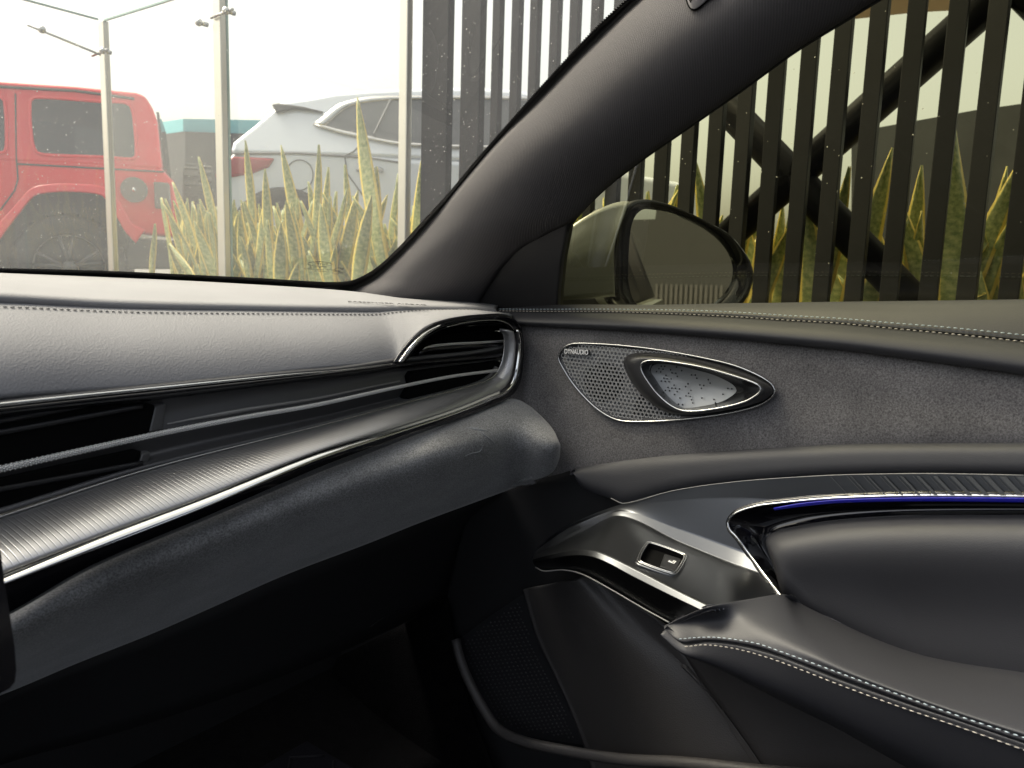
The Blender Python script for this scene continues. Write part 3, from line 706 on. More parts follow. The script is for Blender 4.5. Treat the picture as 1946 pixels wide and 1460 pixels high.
tc_ = [dx(T0, .776), dx(T0a, .775), dx(T0b, .774),
       dx(px_(T1, (1016, 1060, 1180, 1500), (.760, .764, .770, .760)), 0), dx(px_(T1b, (1014, 1060, 1178, 1480), (.752, .757, .7665, .750)), 0),
       dx(px_(T2, (1012, 1050, 1140, 1400), (.722, .700, .682, .645)), 0), dx(px_(T2b, (1013, 1050, 1138, 1400), (.720, .697, .678, .641)), 0),
       dx(px_(T3, (1018, 1070, 1272), (.722, .705, .672)), 0)]
trim = loft('switch_trim', tc_, MAT['trim'], door, 520, 22, thick=.003, smooth=False)
TG = loft_grid(tc_, 520, 22, False)
def T_(u, v, l=0.): return on_grid(TG, u, v, l)
mb = MB(); mb.tube(resample(dx([(u, v + .5) for u, v in T3[:7]], .720, .668), 80), .0008, 6); mb.build('trim_edge', pbr('edge_grey', (.18, .18, .18), .35), door, True)
mb = MB(); mb.tube(resample(dx([(1161, 947), (1186, 957), (1281, 932.5), (1402, 915.5), (1560, 904.5), (1658, 901.5), (1781, 900.5), (1946, 903.5)], .774), 80), .0005, 6); mb.build('trim_edge', pbr('edge_grey2', (.25, .25, .25), .35), door, True)
# slanted ornament lines pressed in the upper trim
mb = MB()
for i in range(13):
    u0 = 1578 + i * 31.5; wd = .6 + i * 1.15
    for (o_, ww) in ((0, .9), (7, wd)) if i else ((0, .9),):
        q = [(u0 + o_, 905.5 + .002 * max(0, u0 - 1800)), (u0 + o_ + ww, 905.5), (u0 + o_ + ww + 33, 940), (u0 + o_ + 33, 940)]
        mb.prism([PX(u, v, .7725 if k < 2 else .7712) + np.array([-.0012, 0, 0]) for k, (u, v) in enumerate(q)], [.001, 0, 0])
mb.build('ornament_lines', pbr('ornament', (.115, .12, .125), .36, .6), door)
# pull cup ring, gloss black, chrome lip and the blue light line
R_O = [(1496, 1148), (1486, 1134), (1462, 1103), (1426, 1055), (1402, 1022), (1386, 1004), (1384, 989), (1400, 974), (1438, 961.5), (1473, 956.5), (1560, 948), (1640, 944), (1751, 941.5), (1946, 943), (2150, 946)]
R_I = [(1500, 1146), (1486, 1132), (1478, 1100), (1466, 1065), (1457, 1040), (1456, 1028), (1465, 1016), (1480, 1008), (1518, 1000), (1556, 993), (1595, 988), (1660, 983), (1748, 979.5), (1946, 978.5), (2150, 980)]
ro = np.array([T_(u, v, .0015) if u < 1960 else PX(u, v, .768) for u, v in R_O + [(2500, 951)]]); ri = dx(R_I, .790)
cup = thing('door_pull_cup', (.78, .1, .78), 'gloss black door pull recess with chrome lip and blue light line', 'door handle')
cup.parent = door; cup.matrix_parent_inverse = door.matrix_basis.inverted()
for k_ in ('label', 'category'): del cup[k_]
bpy.data.objects.remove(cup)
cup = pillow('pull_cup', ro, ri, -.012, MAT['black_gloss'], door, p=2.0, n=200, m=18)
chr_w = np.interp(np.linspace(0, 1, 160), [0, .2, .3, .45, 1], [.0012, .0010, .0006, .0013, .0018])
mb = MB(); mb.tube(resample(ro, 160) + [-.0006, 0, 0], chr_w * .85 + .0003, 8); mb.build('chrome_lip', MAT['chrome'], cup, True)
LA = [(1470, 967), (1520, 958), (1597, 951), (1751, 947), (1946, 948), (2150, 951)]; LB = [(1472, 970), (1522, 963), (1597, 956), (1751, 953), (1946, 955), (2150, 958)]
loft('blue_light_line', [dx(LA, .7705), dx(LB, .7745)], MAT['led'], cup, 60, 3, thick=.001)
_cp = [tuple(p[:2]) for p in resample(np.array(R_O, float), 60)] + [(2600, 955), (2600, 1500), (1560, 1200), (1500, 1152)]
_bm = bmesh.new(); _bm.from_mesh(trim.data)
_ca = [(1287, 1184), (1310, 1173), (1350, 1159), (1422, 1147), (1486, 1139), (1560, 1170), (2700, 1400), (2700, 1900), (1420, 1500), (1310, 1260)]
bmesh.ops.delete(_bm, geom=[f for f in _bm.faces if inside(to_px(np.array(f.calc_center_median())), _cp) or inside(to_px(np.array(f.calc_center_median())), _ca)], context='FACES'); _bm.to_mesh(trim.data); _bm.free()
# leather bolster inside the cup
BO_T = [(1495, 1141), (1484, 1128), (1476, 1098), (1465, 1063), (1456, 1036), (1456, 1024), (1470, 1012), (1518, 1000), (1595, 988), (1748, 979.5), (1946, 978.5), (2150, 980)]
BO_B = [(1495, 1143), (1514, 1153), (1595, 1194), (1672, 1228), (1748, 1254), (1825, 1270), (1946, 1287), (2150, 1320)]
G1 = pillow_grid(dx(BO_T, .784), dx(BO_B, .774), .022, p=4.0, n=220, m=44, ends=.12, skew=-.9)
# the elbow scoop: a soft diagonal hollow
for i in range(G1.shape[0]):
    for j in range(G1.shape[1]):
        tt = i / 43; ss = j / 219
        G1[i, j, 0] += .012 * math.exp(-((tt - .62) / .22) ** 2) * min(1, ss * 3)
grid_obj('elbow_bolster', G1, MAT['leather'], door)
# armrest
A0 = [(1261, 1190), (1307, 1169), (1350, 1154), (1422, 1142), (1488, 1134), (1514, 1146), (1595, 1186), (1672, 1219), (1748, 1244), (1825, 1259), (1946, 1275), (2150, 1305)]
A1 = [(1262, 1192), (1325, 1182), (1400, 1180), (1470, 1196), (1540, 1226), (1620, 1264), (1750, 1314), (1850, 1346), (1946, 1374), (2150, 1430)]
A2 = [(1263, 1195), (1292, 1216), (1327, 1213), (1365, 1213), (1434, 1223), (1480, 1238), (1595, 1280), (1710, 1322), (1825, 1363), (1946, 1403), (2150, 1470)]
A2b = [(1264, 1196), (1296, 1222), (1336, 1219.5), (1385, 1222), (1445, 1235), (1490, 1249), (1595, 1291), (1710, 1333), (1825, 1373), (1946, 1415), (2150, 1484)]
A2c = [(1264, 1198), (1303, 1229), (1346, 1226), (1403, 1234), (1457, 1249), (1500, 1264), (1595, 1301), (1710, 1343), (1825, 1382), (1946, 1425), (2150, 1496)]
A3 = [(1265, 1199), (1311, 1240), (1384, 1280), (1480, 1330), (1595, 1387), (1691, 1441), (1780, 1490), (1946, 1590), (2150, 1700)]
a0 = dx([(u, v, x) for (u, v), x in zip(A0, (.668, .655, .645, .700, .738, .757, .764, .770, .774, .777, .780, .782))], 0); a0[:5] = [T_(u, v, .002 + .004 * min(1, k)) for k, (u, v) in enumerate(A0[:5])]
a1 = dx(A1, .664, .640); a2 = dx(A2, .656, .625); a2b = dx(A2b, .6585, .628); a2c = dx(A2c, .654, .624); a3 = dx(A3, .668, .690)
arm = grid_obj('armrest', loft_grid([a0 + (a0 - EYE) / np.linalg.norm(a0 - EYE, axis=1)[:, None] * .010, a0, a1, a2, a2b], 200, 9), MAT['leather'], door)
grid_obj('armrest_skirt', loft_grid([a2b, a2c, .45 * resample(a2c, 100) + .55 * resample(a3, 100) + [-.012, 0, 0], a3], 200, 9), MAT['leather'], door)
stitches('stitching', a2[1:] + [-.0012, 0, .0008], MAT['stitch_blue'], arm, r=.00042, lift=(-.0004, 0, .0003))
stitches('stitching', a2c[1:] + [-.0012, 0, .0004], MAT['stitch_cream'], arm, r=.00042, lift=(-.0004, 0, .0002))
mb = MB(); mb.tube(resample(a2b, 120) + [-.0006, 0, 0], .0009, 6); mb.build('seam_line', MAT['seam'], arm)
# lower door: backing, map pocket with a ridge, bump-grained loudspeaker, pocket rim
LD = [[(900, 930), (1060, 900), (1100, 890), (1200, 960)], [(848, 1142), (985, 1045), (1090, 1080), (1300, 1200)], [(846, 1250), (960, 1200), (1100, 1300), (1500, 1330)], [(905, 1400), (1000, 1420), (1150, 1450), (1700, 1460)], [(930, 1500), (1100, 1560), (1400, 1600), (1900, 1640)]]
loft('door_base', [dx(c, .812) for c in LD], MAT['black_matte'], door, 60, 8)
V0 = [(993, 1121), (1018, 1208), (1050, 1277), (1082, 1347), (1108, 1416), (1130, 1480)]
V1 = [(1012, 1117), (1042, 1208), (1078, 1285), (1110, 1352), (1140, 1420), (1160, 1480)]
V2 = [(1084, 1105), (1145, 1195), (1205, 1280), (1250, 1355), (1290, 1430), (1320, 1500)]
V3 = [(1130, 1100), (1225, 1200), (1330, 1300), (1400, 1390), (1440, 1450), (1480, 1520)]
V4 = [(1265, 1190), (1327, 1287), (1385, 1375), (1430, 1443), (1460, 1490), (1490, 1530)]
V5 = [(1270, 1190), (1430, 1290), (1600, 1380), (1750, 1450), (1860, 1520), (1950, 1600)]
pk = loft('map_pocket', [dx(V0, .796), dx(V1, .791), dx(V2, .742), dx(V3, .750), dx(V4, .750)], MAT['plastic'], door, 90, 8)
loft('pocket_side', [dx(V4, .750), dx(V5, .735)], MAT['plastic'], door, 60, 8)
SPK = [(985, 1135), (930, 1172), (873, 1214), (880, 1245), (892, 1283), (914, 1331), (945, 1374), (975, 1394), (1040, 1406), (1108, 1416), (1082, 1347), (1050, 1277), (1018, 1208), (996, 1128)]
sp_ = [PX(u, v, .802) for u, v in SPK]
mb = MB(); mb.prism(sp_, [.006, 0, 0]); spk = mb.build('door_loudspeaker', MAT['black_satin'], door)
from mathutils.geometry import intersect_point_line
mb = MB(); mb2 = MB()
for r_ in range(60):
    for c_ in range(60):
        u = 860 + c_ * 8.2 + (4.1 if r_ % 2 else 0) - r_ * .5; v = 1110 + r_ * 7.4 - (c_ * .9)
        if inside((u, v), [(983, 1146), (880, 1220), (890, 1262), (922, 1330), (952, 1370), (980, 1386), (1096, 1406), (1072, 1350), (1040, 1284), (1008, 1215), (988, 1150)]):
            mb.ball(PX(u, v, .8015), .0013, 6, (.8, 1, 1))
mb.build('grille_bumps', pbr('bump_plastic', (.045, .043, .042), .4), spk, True)['kind'] = 'stuff'
RIM = [(866, 1216), (874, 1250), (890, 1292), (916, 1342), (945, 1384), (985, 1406), (1060, 1424), (1180, 1443), (1300, 1450), (1450, 1466), (1700, 1485), (1946, 1495)]
mb = MB(); mb.tube(resample(dx(RIM, .785, .70), 120), .0065, 10); mb.build('pocket_rim', pbr('rim_plastic', (.06, .056, .054), .45, bump=('voronoi', 900, .3, .0005)), door, True)
# ---- window pane and frame
MAT['side'] = glass('side_glass', (.72, .675, .41), gloss=1.0)
WIN = [(1040, 640), (2500, 640), (2500, -600), (1800, -160), (1600, 10), (1500, 80), (1300, 225), (1146, 340), (1062, 412)]
gp = [PG(u, v) for u, v in WIN]
me = bpy.data.meshes.new('window_pane'); me.from_pydata([tuple(p) for p in gp], [], [tuple(range(len(gp)))]); pane = link('window_pane', me, MAT['side'], door, False)
mb = MB()
for i in range(80):
    u = rnd.uniform(1120, 1946); v = rnd.uniform(20, 560) if rnd.random() < .5 else rnd.gauss(270, 50)
    if v < 440 - (u - 1078) * .75 + 10: continue
    mb.ball(PG(u, v, -.0012), rnd.choice([.0003, .0004, .0005, .0007]), 6, (1, 1, 1))
mb.build('water_specks', MAT['drop'], pane, True)['kind'] = 'stuff'
mb = MB(); FR = [(1058, 598), (1060, 560), (1066, 500), (1077, 443), (1092, 417), (1146, 361), (1219, 303), (1292, 252), (1413, 167), (1510, 96), (1608, 35), (1666, -1), (1800, -84), (2050, -200)]
mb.tube(resample(np.array([PG(u - 3, v - 3, .004) for u, v in FR]), 120), .0045, 8); mb.build('window_seal', MAT['black_matte'], door, True)

# ---- tweeter and door handle inset
OUT = [(1062, 680), (1066.6, 666.5), (1078.7, 656.8), (1094, 653), (1127, 653.2), (1182.6, 656.8), (1249, 664.5), (1326, 678), (1392.5, 693.5), (1436.7, 711), (1465.4, 728.6), (1472.5, 741.6), (1467.6, 753.6), (1447.7, 768), (1403.5, 781.4), (1337, 792.5), (1260, 799.8), (1193.6, 801), (1167, 795.6), (1138.4, 779), (1111.9, 755), (1087.6, 726), (1069.9, 697.5)]
HB = [(1184.8, 691), (1193.6, 675), (1218, 671), (1271, 674.5), (1337, 686.5), (1403.5, 705), (1447.7, 724), (1465, 737), (1466, 748), (1443, 764.5), (1381.5, 780), (1315, 788.5), (1271, 785), (1237.8, 767), (1204.7, 733)]
HR = [(1218, 699.7), (1221, 689.7), (1235.6, 685.3), (1271, 687.5), (1337, 698.6), (1403.5, 717.3), (1439, 730.6), (1445.5, 739.4), (1441, 748.3), (1414.6, 763.7), (1359.4, 777), (1304, 781.4), (1277.6, 772.6), (1248.9, 748.3), (1224.6, 715)]
BW = [(1237, 706), (1240, 696), (1252, 692), (1284, 694.5), (1325, 704), (1359, 714), (1392, 731), (1399.5, 742), (1394, 750), (1372, 763), (1337, 771.5), (1300, 775), (1284, 766), (1262, 744), (1243, 716)]
def ctr(P): return np.asarray(P).mean(axis=0)
oc = resample(dx(OUT, .7845), 200, True)
inset = thing('x', (0, 0, 0), 'x', 'x'); bpy.data.objects.remove(inset)
grl_c = ctr(oc)
mb = MB(); mb.prism(list(oc + [.018, 0, 0]), [.004, 0, 0]); spkr = mb.build('tweeter_grille', pbr('grille_back', (.10, .10, .105), .35, .7), door)
mb = MB(); mb.prism([PX(u, v, .790) for u, v in OUT if u <= 1250], [.002, 0, 0]); mb.build('backing_sheet', pbr('backing', (.30, .30, .305), .5), spkr)
mb = MB(); mb.tube(oc + [-.001, 0, 0], .0010, 8, True); mb.build('rim', MAT['satin_chrome'], spkr, True)
# black border between rim and perforated plate
inn = grl_c + (oc - grl_c) * np.array([1, .955, .88])
V = np.concatenate([oc + [.0005, 0, 0], inn + [.002, 0, 0]]); n_ = 200
mb = MB(); mb.add(V, [(i, (i + 1) % n_, (i + 1) % n_ + n_, i + n_) for i in range(n_)]); mb.build('border', MAT['black_satin'], spkr, True)
# perforated plate: hexagonal cells, each with a round hole through it
XP = .7855; pit = .0050; hole = .0019; mb = MB(); mbw = MB()
OUTin = [tuple(np.array([1255, 727]) + (np.array(p) - [1255, 727]) * [.975, .93]) for p in OUT]
c0 = PX(1145, 727, XP)
HBs = [tuple(np.array([1325, 730]) + (np.array(p) - [1325, 730]) * .95) for p in HB]
for i in range(-30, 50):
    for j in range(-22, 23):
        cy_ = c0[1] + pit * (i + (.5 if j % 2 else 0)); cz_ = c0[2] + pit * .866 * j
        px = to_px((XP, cy_, cz_))
        if not inside(px, OUTin) or inside(px, HBs) or px[0] > 1300: continue
        k = 12; V = []
        for q in range(k):
            an = 2 * math.pi * q / k + math.pi / 6; sec = pit / 2 / math.cos(((an - math.pi / 6 + math.pi / 6) % (math.pi / 3)) - math.pi / 6) if False else pit / 2 / max(.5, math.cos(((an) % (math.pi / 3)) - math.pi / 6))
            V.append((XP, cy_ + sec * math.cos(an - math.pi / 6 + math.pi / 6), cz_ + sec * math.sin(an - math.pi / 6 + math.pi / 6)))
        for q in range(k):
            an = 2 * math.pi * q / k + math.pi / 6; V.append((XP, cy_ + hole * math.cos(an), cz_ + hole * math.sin(an)))
        for q in range(k):
            an = 2 * math.pi * q / k + math.pi / 6; V.append((XP + .0022, cy_ + hole * math.cos(an), cz_ + hole * math.sin(an)))
        mb.add(V, [(q, (q + 1) % k, (q + 1) % k + k, q + k) for q in range(k)] + [(q + k, (q + 1) % k + k, (q + 1) % k + 2 * k, q + 2 * k) for q in range(k)])
mb.build('perforated_plate', MAT['speaker'], spkr)
a_ = np.linspace(0, 2 * math.pi, 41)[:-1]
mb = MB(); mb.prism([PX(1147 + 37 * math.cos(a), 727 + 37 * math.sin(a), XP + .0026) for a in a_], [.003, 0, 0]); mb.build('dark_cone', MAT['void'], spkr)
# nameplate
bp_ = [(1070.5, 663.5), (1119.5, 666), (1119.5, 675), (1070.5, 672.5)]
mb = MB(); mb.prism([PX(u, v, .7822) for u, v in bp_], [.002, 0, 0]); badge = mb.build('nameplate', MAT['black_satin'], spkr, bevel=.0004)
me = text_mesh('DYNAUDIO', .0078, .0002, 1.02, .0002); uxb = PX(1119, 670.5, .78) - PX(1071, 668, .78)
wd_ = max(v.co.x for v in me.vertices) - min(v.co.x for v in me.vertices); sc_k = np.linalg.norm(uxb) * .94 / wd_
for v in me.vertices: v.co.x *= sc_k
place(me, PX(1095, 669.3, .7819), uxb, [0, 0, 1]); link('lettering', me, MAT['white_mark'], badge, False)
_bm = bmesh.new(); _bm.from_mesh(suede_o.data)
_cut = [tuple(np.array([1275, 727]) + (np.array(p) - [1275, 727]) * [.975, .93]) for p in OUT]
bmesh.ops.delete(_bm, geom=[f for f in _bm.faces if inside(to_px(np.array(f.calc_center_median())), _cut)], context='FACES'); _bm.to_mesh(suede_o.data); _bm.free()
# handle: dished black bezel, bright rim, dotted metal bowl, lever
hb = resample(dx(HB, .7800), 160, True); hr = resample(dx(HR, .7690), 160, True); bw_ = resample(dx(BW, .796), 160, True)
def ring_rows(A, B, k, bul):
    return np.stack([A * (1 - t) + B * t + np.array([-bul * math.sin(math.pi * t), 0, 0]) for t in np.linspace(0, 1, k)])
hd = grid_obj('inside_handle', np.concatenate([(hb + [.014, 0, 0])[None], ring_rows(hb, hr, 10, .004)]), MAT['black_satin'], door, 0, True, True)
grid_obj('handle_well', ring_rows(hr, bw_, 10, -.004), pbr('well_satin', (.05, .05, .052), .25, .6), hd, 0, True, True)
mb = MB(); mb.tube(hr, .0011, 8, True); mb.build('bright_rim', MAT['satin_chrome'], hd, True)
bc = ctr(bw_); V = [bc + np.array([.004, 0, 0])]
n_ = 160; rws = 6; Vv = []
for k in range(rws): Vv += list(bc + np.array([.004, 0, 0]) * (k / rws) ** 2 * 0 + (bw_ - bc) * (1 - k / rws) + np.array([.004 * (1 - (1 - k / rws) ** 2), 0, 0]))
Vv.append(bc + np.array([.004, 0, 0])); Ff = []
for k in range(rws - 1):
    for i in range(n_): Ff.append((k * n_ + i, k * n_ + (i + 1) % n_, (k + 1) * n_ + (i + 1) % n_, (k + 1) * n_ + i))
for i in range(n_): Ff.append(((rws - 1) * n_ + i, (rws - 1) * n_ + (i + 1) % n_, rws * n_))
mb = MB(); mb.add(Vv, Ff); mb.build('dotted_plate', MAT['bowl'], hd, True)
mb = MB()
DOTS = [(935, 255), (965, 255), (915, 275), (950, 280), (1015, 285), (1065, 262), (1110, 292), (930, 303), (895, 300), (1028, 312), (1060, 315), (1073, 342), (1195, 328), (1228, 330), (1240, 358), (975, 333), (957, 357), (985, 362), (1020, 363), (935, 382), (968, 385), (1002, 388), (1340, 370), (1355, 400), (1165, 406), (1145, 430), (1268, 415), (1300, 420), (1280, 445), (1045, 418), (992, 437), (1027, 443), (1058, 445), (1092, 450), (970, 462), (1005, 465), (1072, 473), (1048, 497), (1190, 462), (1170, 487), (1148, 510), (1185, 515), (1095, 528), (1195, 543), (1206, 570), (1082, 580), (1117, 585), (1285, 527), (1388, 540), (1465, 495), (1508, 445), (1542, 448), (1250, 603), (1345, 590), (1400, 570)]
for a, b in DOTS:
    u, v = 1050 + a / 4.5256, 640 + b / 4.5256
    if inside((u, v), BW): mb.ball(PX(u, v, .7955), .00095, 8, (.35, 1, 1))
mb.build('dots', MAT['black_satin'], hd, True)['kind'] = 'stuff'
# ---- window switch on the armrest trim
sw_px = [(1212, 1066), (1228, 1033), (1236, 1030), (1300, 1053), (1304, 1060), (1286, 1091), (1278, 1093), (1216, 1072)]
o0 = [T_(*p) for p in ((1220, 1048), (1300, 1075), (1258, 1062), (1245, 1080), (1270, 1045))]
sx = T_(1290, 1072) - T_(1228, 1050); sx /= np.linalg.norm(sx); sy = T_(1266, 1044) - T_(1250, 1080); sy -= sx * np.dot(sy, sx); sy /= np.linalg.norm(sy); sn = np.cross(sx, sy)
if np.dot(sn, EYE - o0[2]) < 0: sn = -sn
sP0 = T_(1258, 1062, .001)
def SWP(u, v, l=0.): return PL(u, v, sP0 + sn * l, sn)
fr_o = [(1204, 1066), (1224, 1031), (1233, 1026), (1303, 1049), (1309, 1058), (1290, 1094), (1280, 1098), (1212, 1075)]
fr_i = [(1216, 1062), (1230, 1036), (1237, 1033), (1296, 1054), (1300, 1060), (1284, 1087), (1277, 1089), (1220, 1069)]
so_ = resample(np.array([SWP(u, v, -.001) for u, v in fr_o]), 80, True); si_ = resample(np.array([SWP(u, v, .002) for u, v in fr_i]), 80, True)
sw = grid_obj('window_switch', ring_rows(so_, si_, 6, .002), MAT['trim'], door, 0, True, True)
grid_obj('switch_wall', np.stack([si_, si_ - sn * .012]), MAT['void'], sw, 0, True, True)
mb = MB(); mb.tube(si_ + sn * .0004, .0007, 6, True); mb.tube(si_ * 1.0 + (si_ - si_.mean(axis=0)) * .10 + sn * .0004, .0006, 6, True); mb.build('bezel_lines', MAT['satin_chrome'], sw, True)
mb = MB(); mb.prism(list(si_ - sn * .006), -sn * .004); mb.build('switch_well', MAT['void'], sw)
kp = [(1254, 1076), (1263, 1052), (1296, 1062), (1284, 1086)]
kpt = [SWP(u, v, -.001) for u, v in kp]
mb = MB(); mb.prism(kpt, -sn * .008); key = mb.build('switch_key', pbr('key_black', (.010, .010, .011), .4), sw, bevel=.0012)
_bm = bmesh.new(); _bm.from_mesh(trim.data); _sc = [tuple(np.array([1258, 1062]) + (np.array(p) - [1258, 1062]) * 1.06) for p in fr_i]
bmesh.ops.delete(_bm, geom=[f for f in _bm.faces if inside(to_px(np.array(f.calc_center_median())), _sc)], context='FACES'); _bm.to_mesh(trim.data); _bm.free()
ic = SWP(1277, 1067.5, -.0006); mb = MB()
def ipt(a, b): return ic + sx * a + sy * b
mb.prism([ipt(-.0030, -.0030), ipt(.0034, -.0030), ipt(.0034, .0034), ipt(.0004, .0034), ipt(-.0030, .0004)], sn * .0003); mb.build('window_icon', MAT['white_mark'], key)
mb = MB(); mb.prism([ipt(-.0020, -.0008), ipt(.0004, -.0008), ipt(.0004, .0026), ipt(-.0020, .0004)], sn * .0005); mb.prism([ipt(.0012, -.0022), ipt(.0024, -.0022), ipt(.0024, -.0012), ipt(.0012, -.0012)], sn * .0005); mb.prism([ipt(.0012, .0004), ipt(.0026, .0004), ipt(.0019, .0020)], sn * .0005); mb.build('icon_cut', MAT['void'], key)

# ================================================================== cabin shell (floor, firewall, roof, far side)
cab = thing('car_cabin', (0, -.6, .30), 'dark carpeted footwell and cabin shell around the dashboard and door', 'car cabin')
# footwell: inner side trim and carpet
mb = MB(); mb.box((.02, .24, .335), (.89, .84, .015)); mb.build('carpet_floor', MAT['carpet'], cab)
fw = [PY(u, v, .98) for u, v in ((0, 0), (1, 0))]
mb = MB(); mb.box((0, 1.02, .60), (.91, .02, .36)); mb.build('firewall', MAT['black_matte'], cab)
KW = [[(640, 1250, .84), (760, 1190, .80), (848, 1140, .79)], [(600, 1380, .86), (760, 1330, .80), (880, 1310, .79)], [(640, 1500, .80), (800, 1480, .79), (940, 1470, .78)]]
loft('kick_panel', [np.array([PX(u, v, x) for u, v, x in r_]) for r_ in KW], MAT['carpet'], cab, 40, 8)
mb = MB()  # unseen body skin, built to block light from outside
mb.box((.93, -.60, .62), (.015, 1.60, .36))         # outer door skin, right
mb.box((-.93, -.60, .62), (.015, 1.60, .36))        # left doors
mb.box((0, -2.2, .62), (.93, .02, .36))             # tail
mb.box((0, 1.12, .72), (.93, .06, .24))             # cowl
mb.build('body_skin', pbr('sage_body', (.30, .31, .27), .3, .3), cab)
mb = MB(); mb.box((-.24, .10, .50), (.13, .62, .22)); mb.build('unseen_console', MAT['black_satin'], cab, bevel=.03)  # unseen console, added to block light reaching the footwell
for nm_, c_, h_ in (('unseen_cushion', (.36, -.48, .50), (.26, .27, .10)), ('unseen_seat_back', (.36, -.86, .86), (.25, .08, .34)), ('unseen_head_rest', (.36, -.90, 1.27), (.13, .05, .09))):  # unseen seat boxes, added to keep rear light off the footwell
    mb = MB(); mb.box(c_, h_); mb.build(nm_, MAT['leather'], cab, bevel=.05)
mb = MB(); mb.box((.90, -.2, .52), (.012, 1.2, .24)); mb.build('inner_sill', MAT['black_matte'], cab)
mb = MB(); mb.box((0, -.60, .27), (.93, 1.62, .01)); mb.build('under_floor', MAT['black_matte'], cab)
mat_ = thing('floor_mat', (.35, .45, .352), 'black quilted floor mat in the dark footwell under the dashboard', 'floor mat')
MB().box((.35, .45, .356), (.34, .40, .006)).build('mat_sheet', pbr('mat_black', (.004, .004, .006), .8, spec=.1), mat_, bevel=.004)
mb = MB()
for k in range(-9, 10):
    for sg in (-1, 1):
        q = [(.35 + x, .45 + y, .3625) for t in np.linspace(-1, 1, 40) for x, y in [(.33 * t, k * .085 + sg * .33 * t)] if abs(y) < .39]
        if len(q) > 2: mb.tube(q, .0022, 5)
mb.build('quilting_lines', pbr('mat_thread', (.012, .012, .014), .7, spec=.1), mat_, True)
# unseen roof, built to block sky light, with a large glass panel opening
ZR = 1.50
mb = MB()
mb.box((-.60, -.85, ZR), (.16, 1.0, .02)); mb.box((.55, -.85, ZR), (.13, 1.0, .02)); mb.box((0, .05, ZR), (.68, .10, .02)); mb.box((0, -1.75, ZR), (.68, .12, .02)); mb.box((-.01, -.85, ZR + .003), (.45, .10, .018))
mb.build('roof_lining', MAT['headliner'], cab)
MAT['roofglass'] = glass('roof_glass', (.85, .85, .86)); mb = MB(); mb.box((-.02, -.85, ZR + .03), (.48, .98, .003)); mb.build('roof_glass', MAT['roofglass'], cab)
for x_, s_ in ((-.80, -1), (.80, 1)):
    for y_ in (-.75, -1.75):
        mb = MB(); mb.tube([(x_ + s_ * .08, y_, .98), (s_ * .66, y_ - .02, ZR)], .045, 8); mb.build('door_pillar', MAT['headliner'], cab, True)
mb = MB(); mb.tube([(-.78, .62, 1.0), (-.68, .1, 1.44), (-.64, -.1, ZR)], .05, 8); mb.build('far_pillar', MAT['headliner'], cab, True)

# ================================================================== DOOR MIRROR
mc = PX(1310, 480, 1.03); mn = np.array([-math.sin(math.radians(33)), -math.cos(math.radians(33)), .012]); mn /= np.linalg.norm(mn)
def PM(u, v, o_=0.): return PL(u, v, mc + mn * o_, mn)
mir = thing('door_mirror', PX(1200, 600, .95), 'sage green door mirror in a black frame outside the tinted side window', 'mirror')
MO = [(1168, 570), (1166, 520), (1166, 463), (1172, 420), (1184, 396), (1204, 382), (1228, 379), (1260, 385), (1300, 400), (1345, 422), (1385, 445), (1412, 475), (1427, 500), (1432, 525), (1424, 555), (1405, 585), (1370, 610), (1300, 618), (1230, 612), (1200, 595)]
MI = [(1193, 540), (1192, 500), (1196, 440), (1203, 415), (1215, 401), (1232, 397), (1270, 403), (1310, 418), (1350, 440), (1378, 465), (1393, 490), (1398, 512), (1395, 535), (1380, 560), (1350, 585), (1300, 598), (1240, 592), (1205, 575)]
mo = resample(np.array([PM(u, v) for u, v in MO]), 120, True); mi = resample(np.array([PM(u, v, -.010) for u, v in MI]), 120, True)
ctm = mo.mean(axis=0); back = -mn
rows_m = [mi, mi + mn * .004, mo, mo + back * .012]
grid_obj('black_frame', np.stack([mi - mn * .004, mi + mn * .003, .3 * mi + .7 * mo + mn * .006, mo, mo + back * .022]), pbr('frame_black', (.008, .008, .009), .12, spec=.5), mir, 0, False, True)
sh = []
for k, (s_, d_) in enumerate(((1.0, .02), (1.0, .04), (.95, .075), (.82, .10), (.55, .118), (.2, .125))):
    sh.append(ctm + (mo - ctm) * s_ + back * d_ + np.array([-.05, -.0, -.004]) * (d_ / .125))
MAT['sage'] = pbr('sage_paint', (.24, .25, .225), .25, .2, coat=.6)
grid_obj('painted_shell', np.stack(sh), MAT['sage'], mir, 0, False, True)
# painted arm side that faces the cabin
SH = [(1184, 432), (1196, 400), (1205, 386), (1180, 384), (1140, 398), (1100, 420), (1075, 440), (1066, 500), (1058, 560), (1062, 575), (1110, 562), (1188, 562), (1181, 500)]
c_ = np.array([PM(u, v, .001) for u, v in SH]); cen = c_.mean(axis=0)
AT = [(1196, 383), (1180, 383), (1140, 397), (1100, 420), (1060, 452), (1040, 480)]; AB = [(1169, 563), (1155, 565), (1130, 567), (1090, 569), (1060, 572), (1040, 575)]
at = np.array([PM(u, v, .016 - .004 * k) for k, (u, v) in enumerate(AT)]); ab = np.array([PM(u, v, .016 - .004 * k) for k, (u, v) in enumerate(AB)])
mid = np.array([PM(*p, .024 - .004 * k) for k, p in enumerate([(1168, 470), (1150, 472), (1120, 478), (1085, 490), (1055, 505), (1036, 520)])])
loft('painted_side', [at, mid, ab], MAT['sage'], mir, 40, 8, thick=.01)
mb = MB(); mb.prism([PM(u, v, -.03) for u, v in ((1040, 566), (1140, 564), (1200, 572), (1210, 600), (1040, 604))], back * .05); mb.build('mirror_foot', MAT['black_satin'], mir, bevel=.004)
MAT['mirror'] = pbr('mirror_glass', (.55, .56, .56), .01, 1.0)
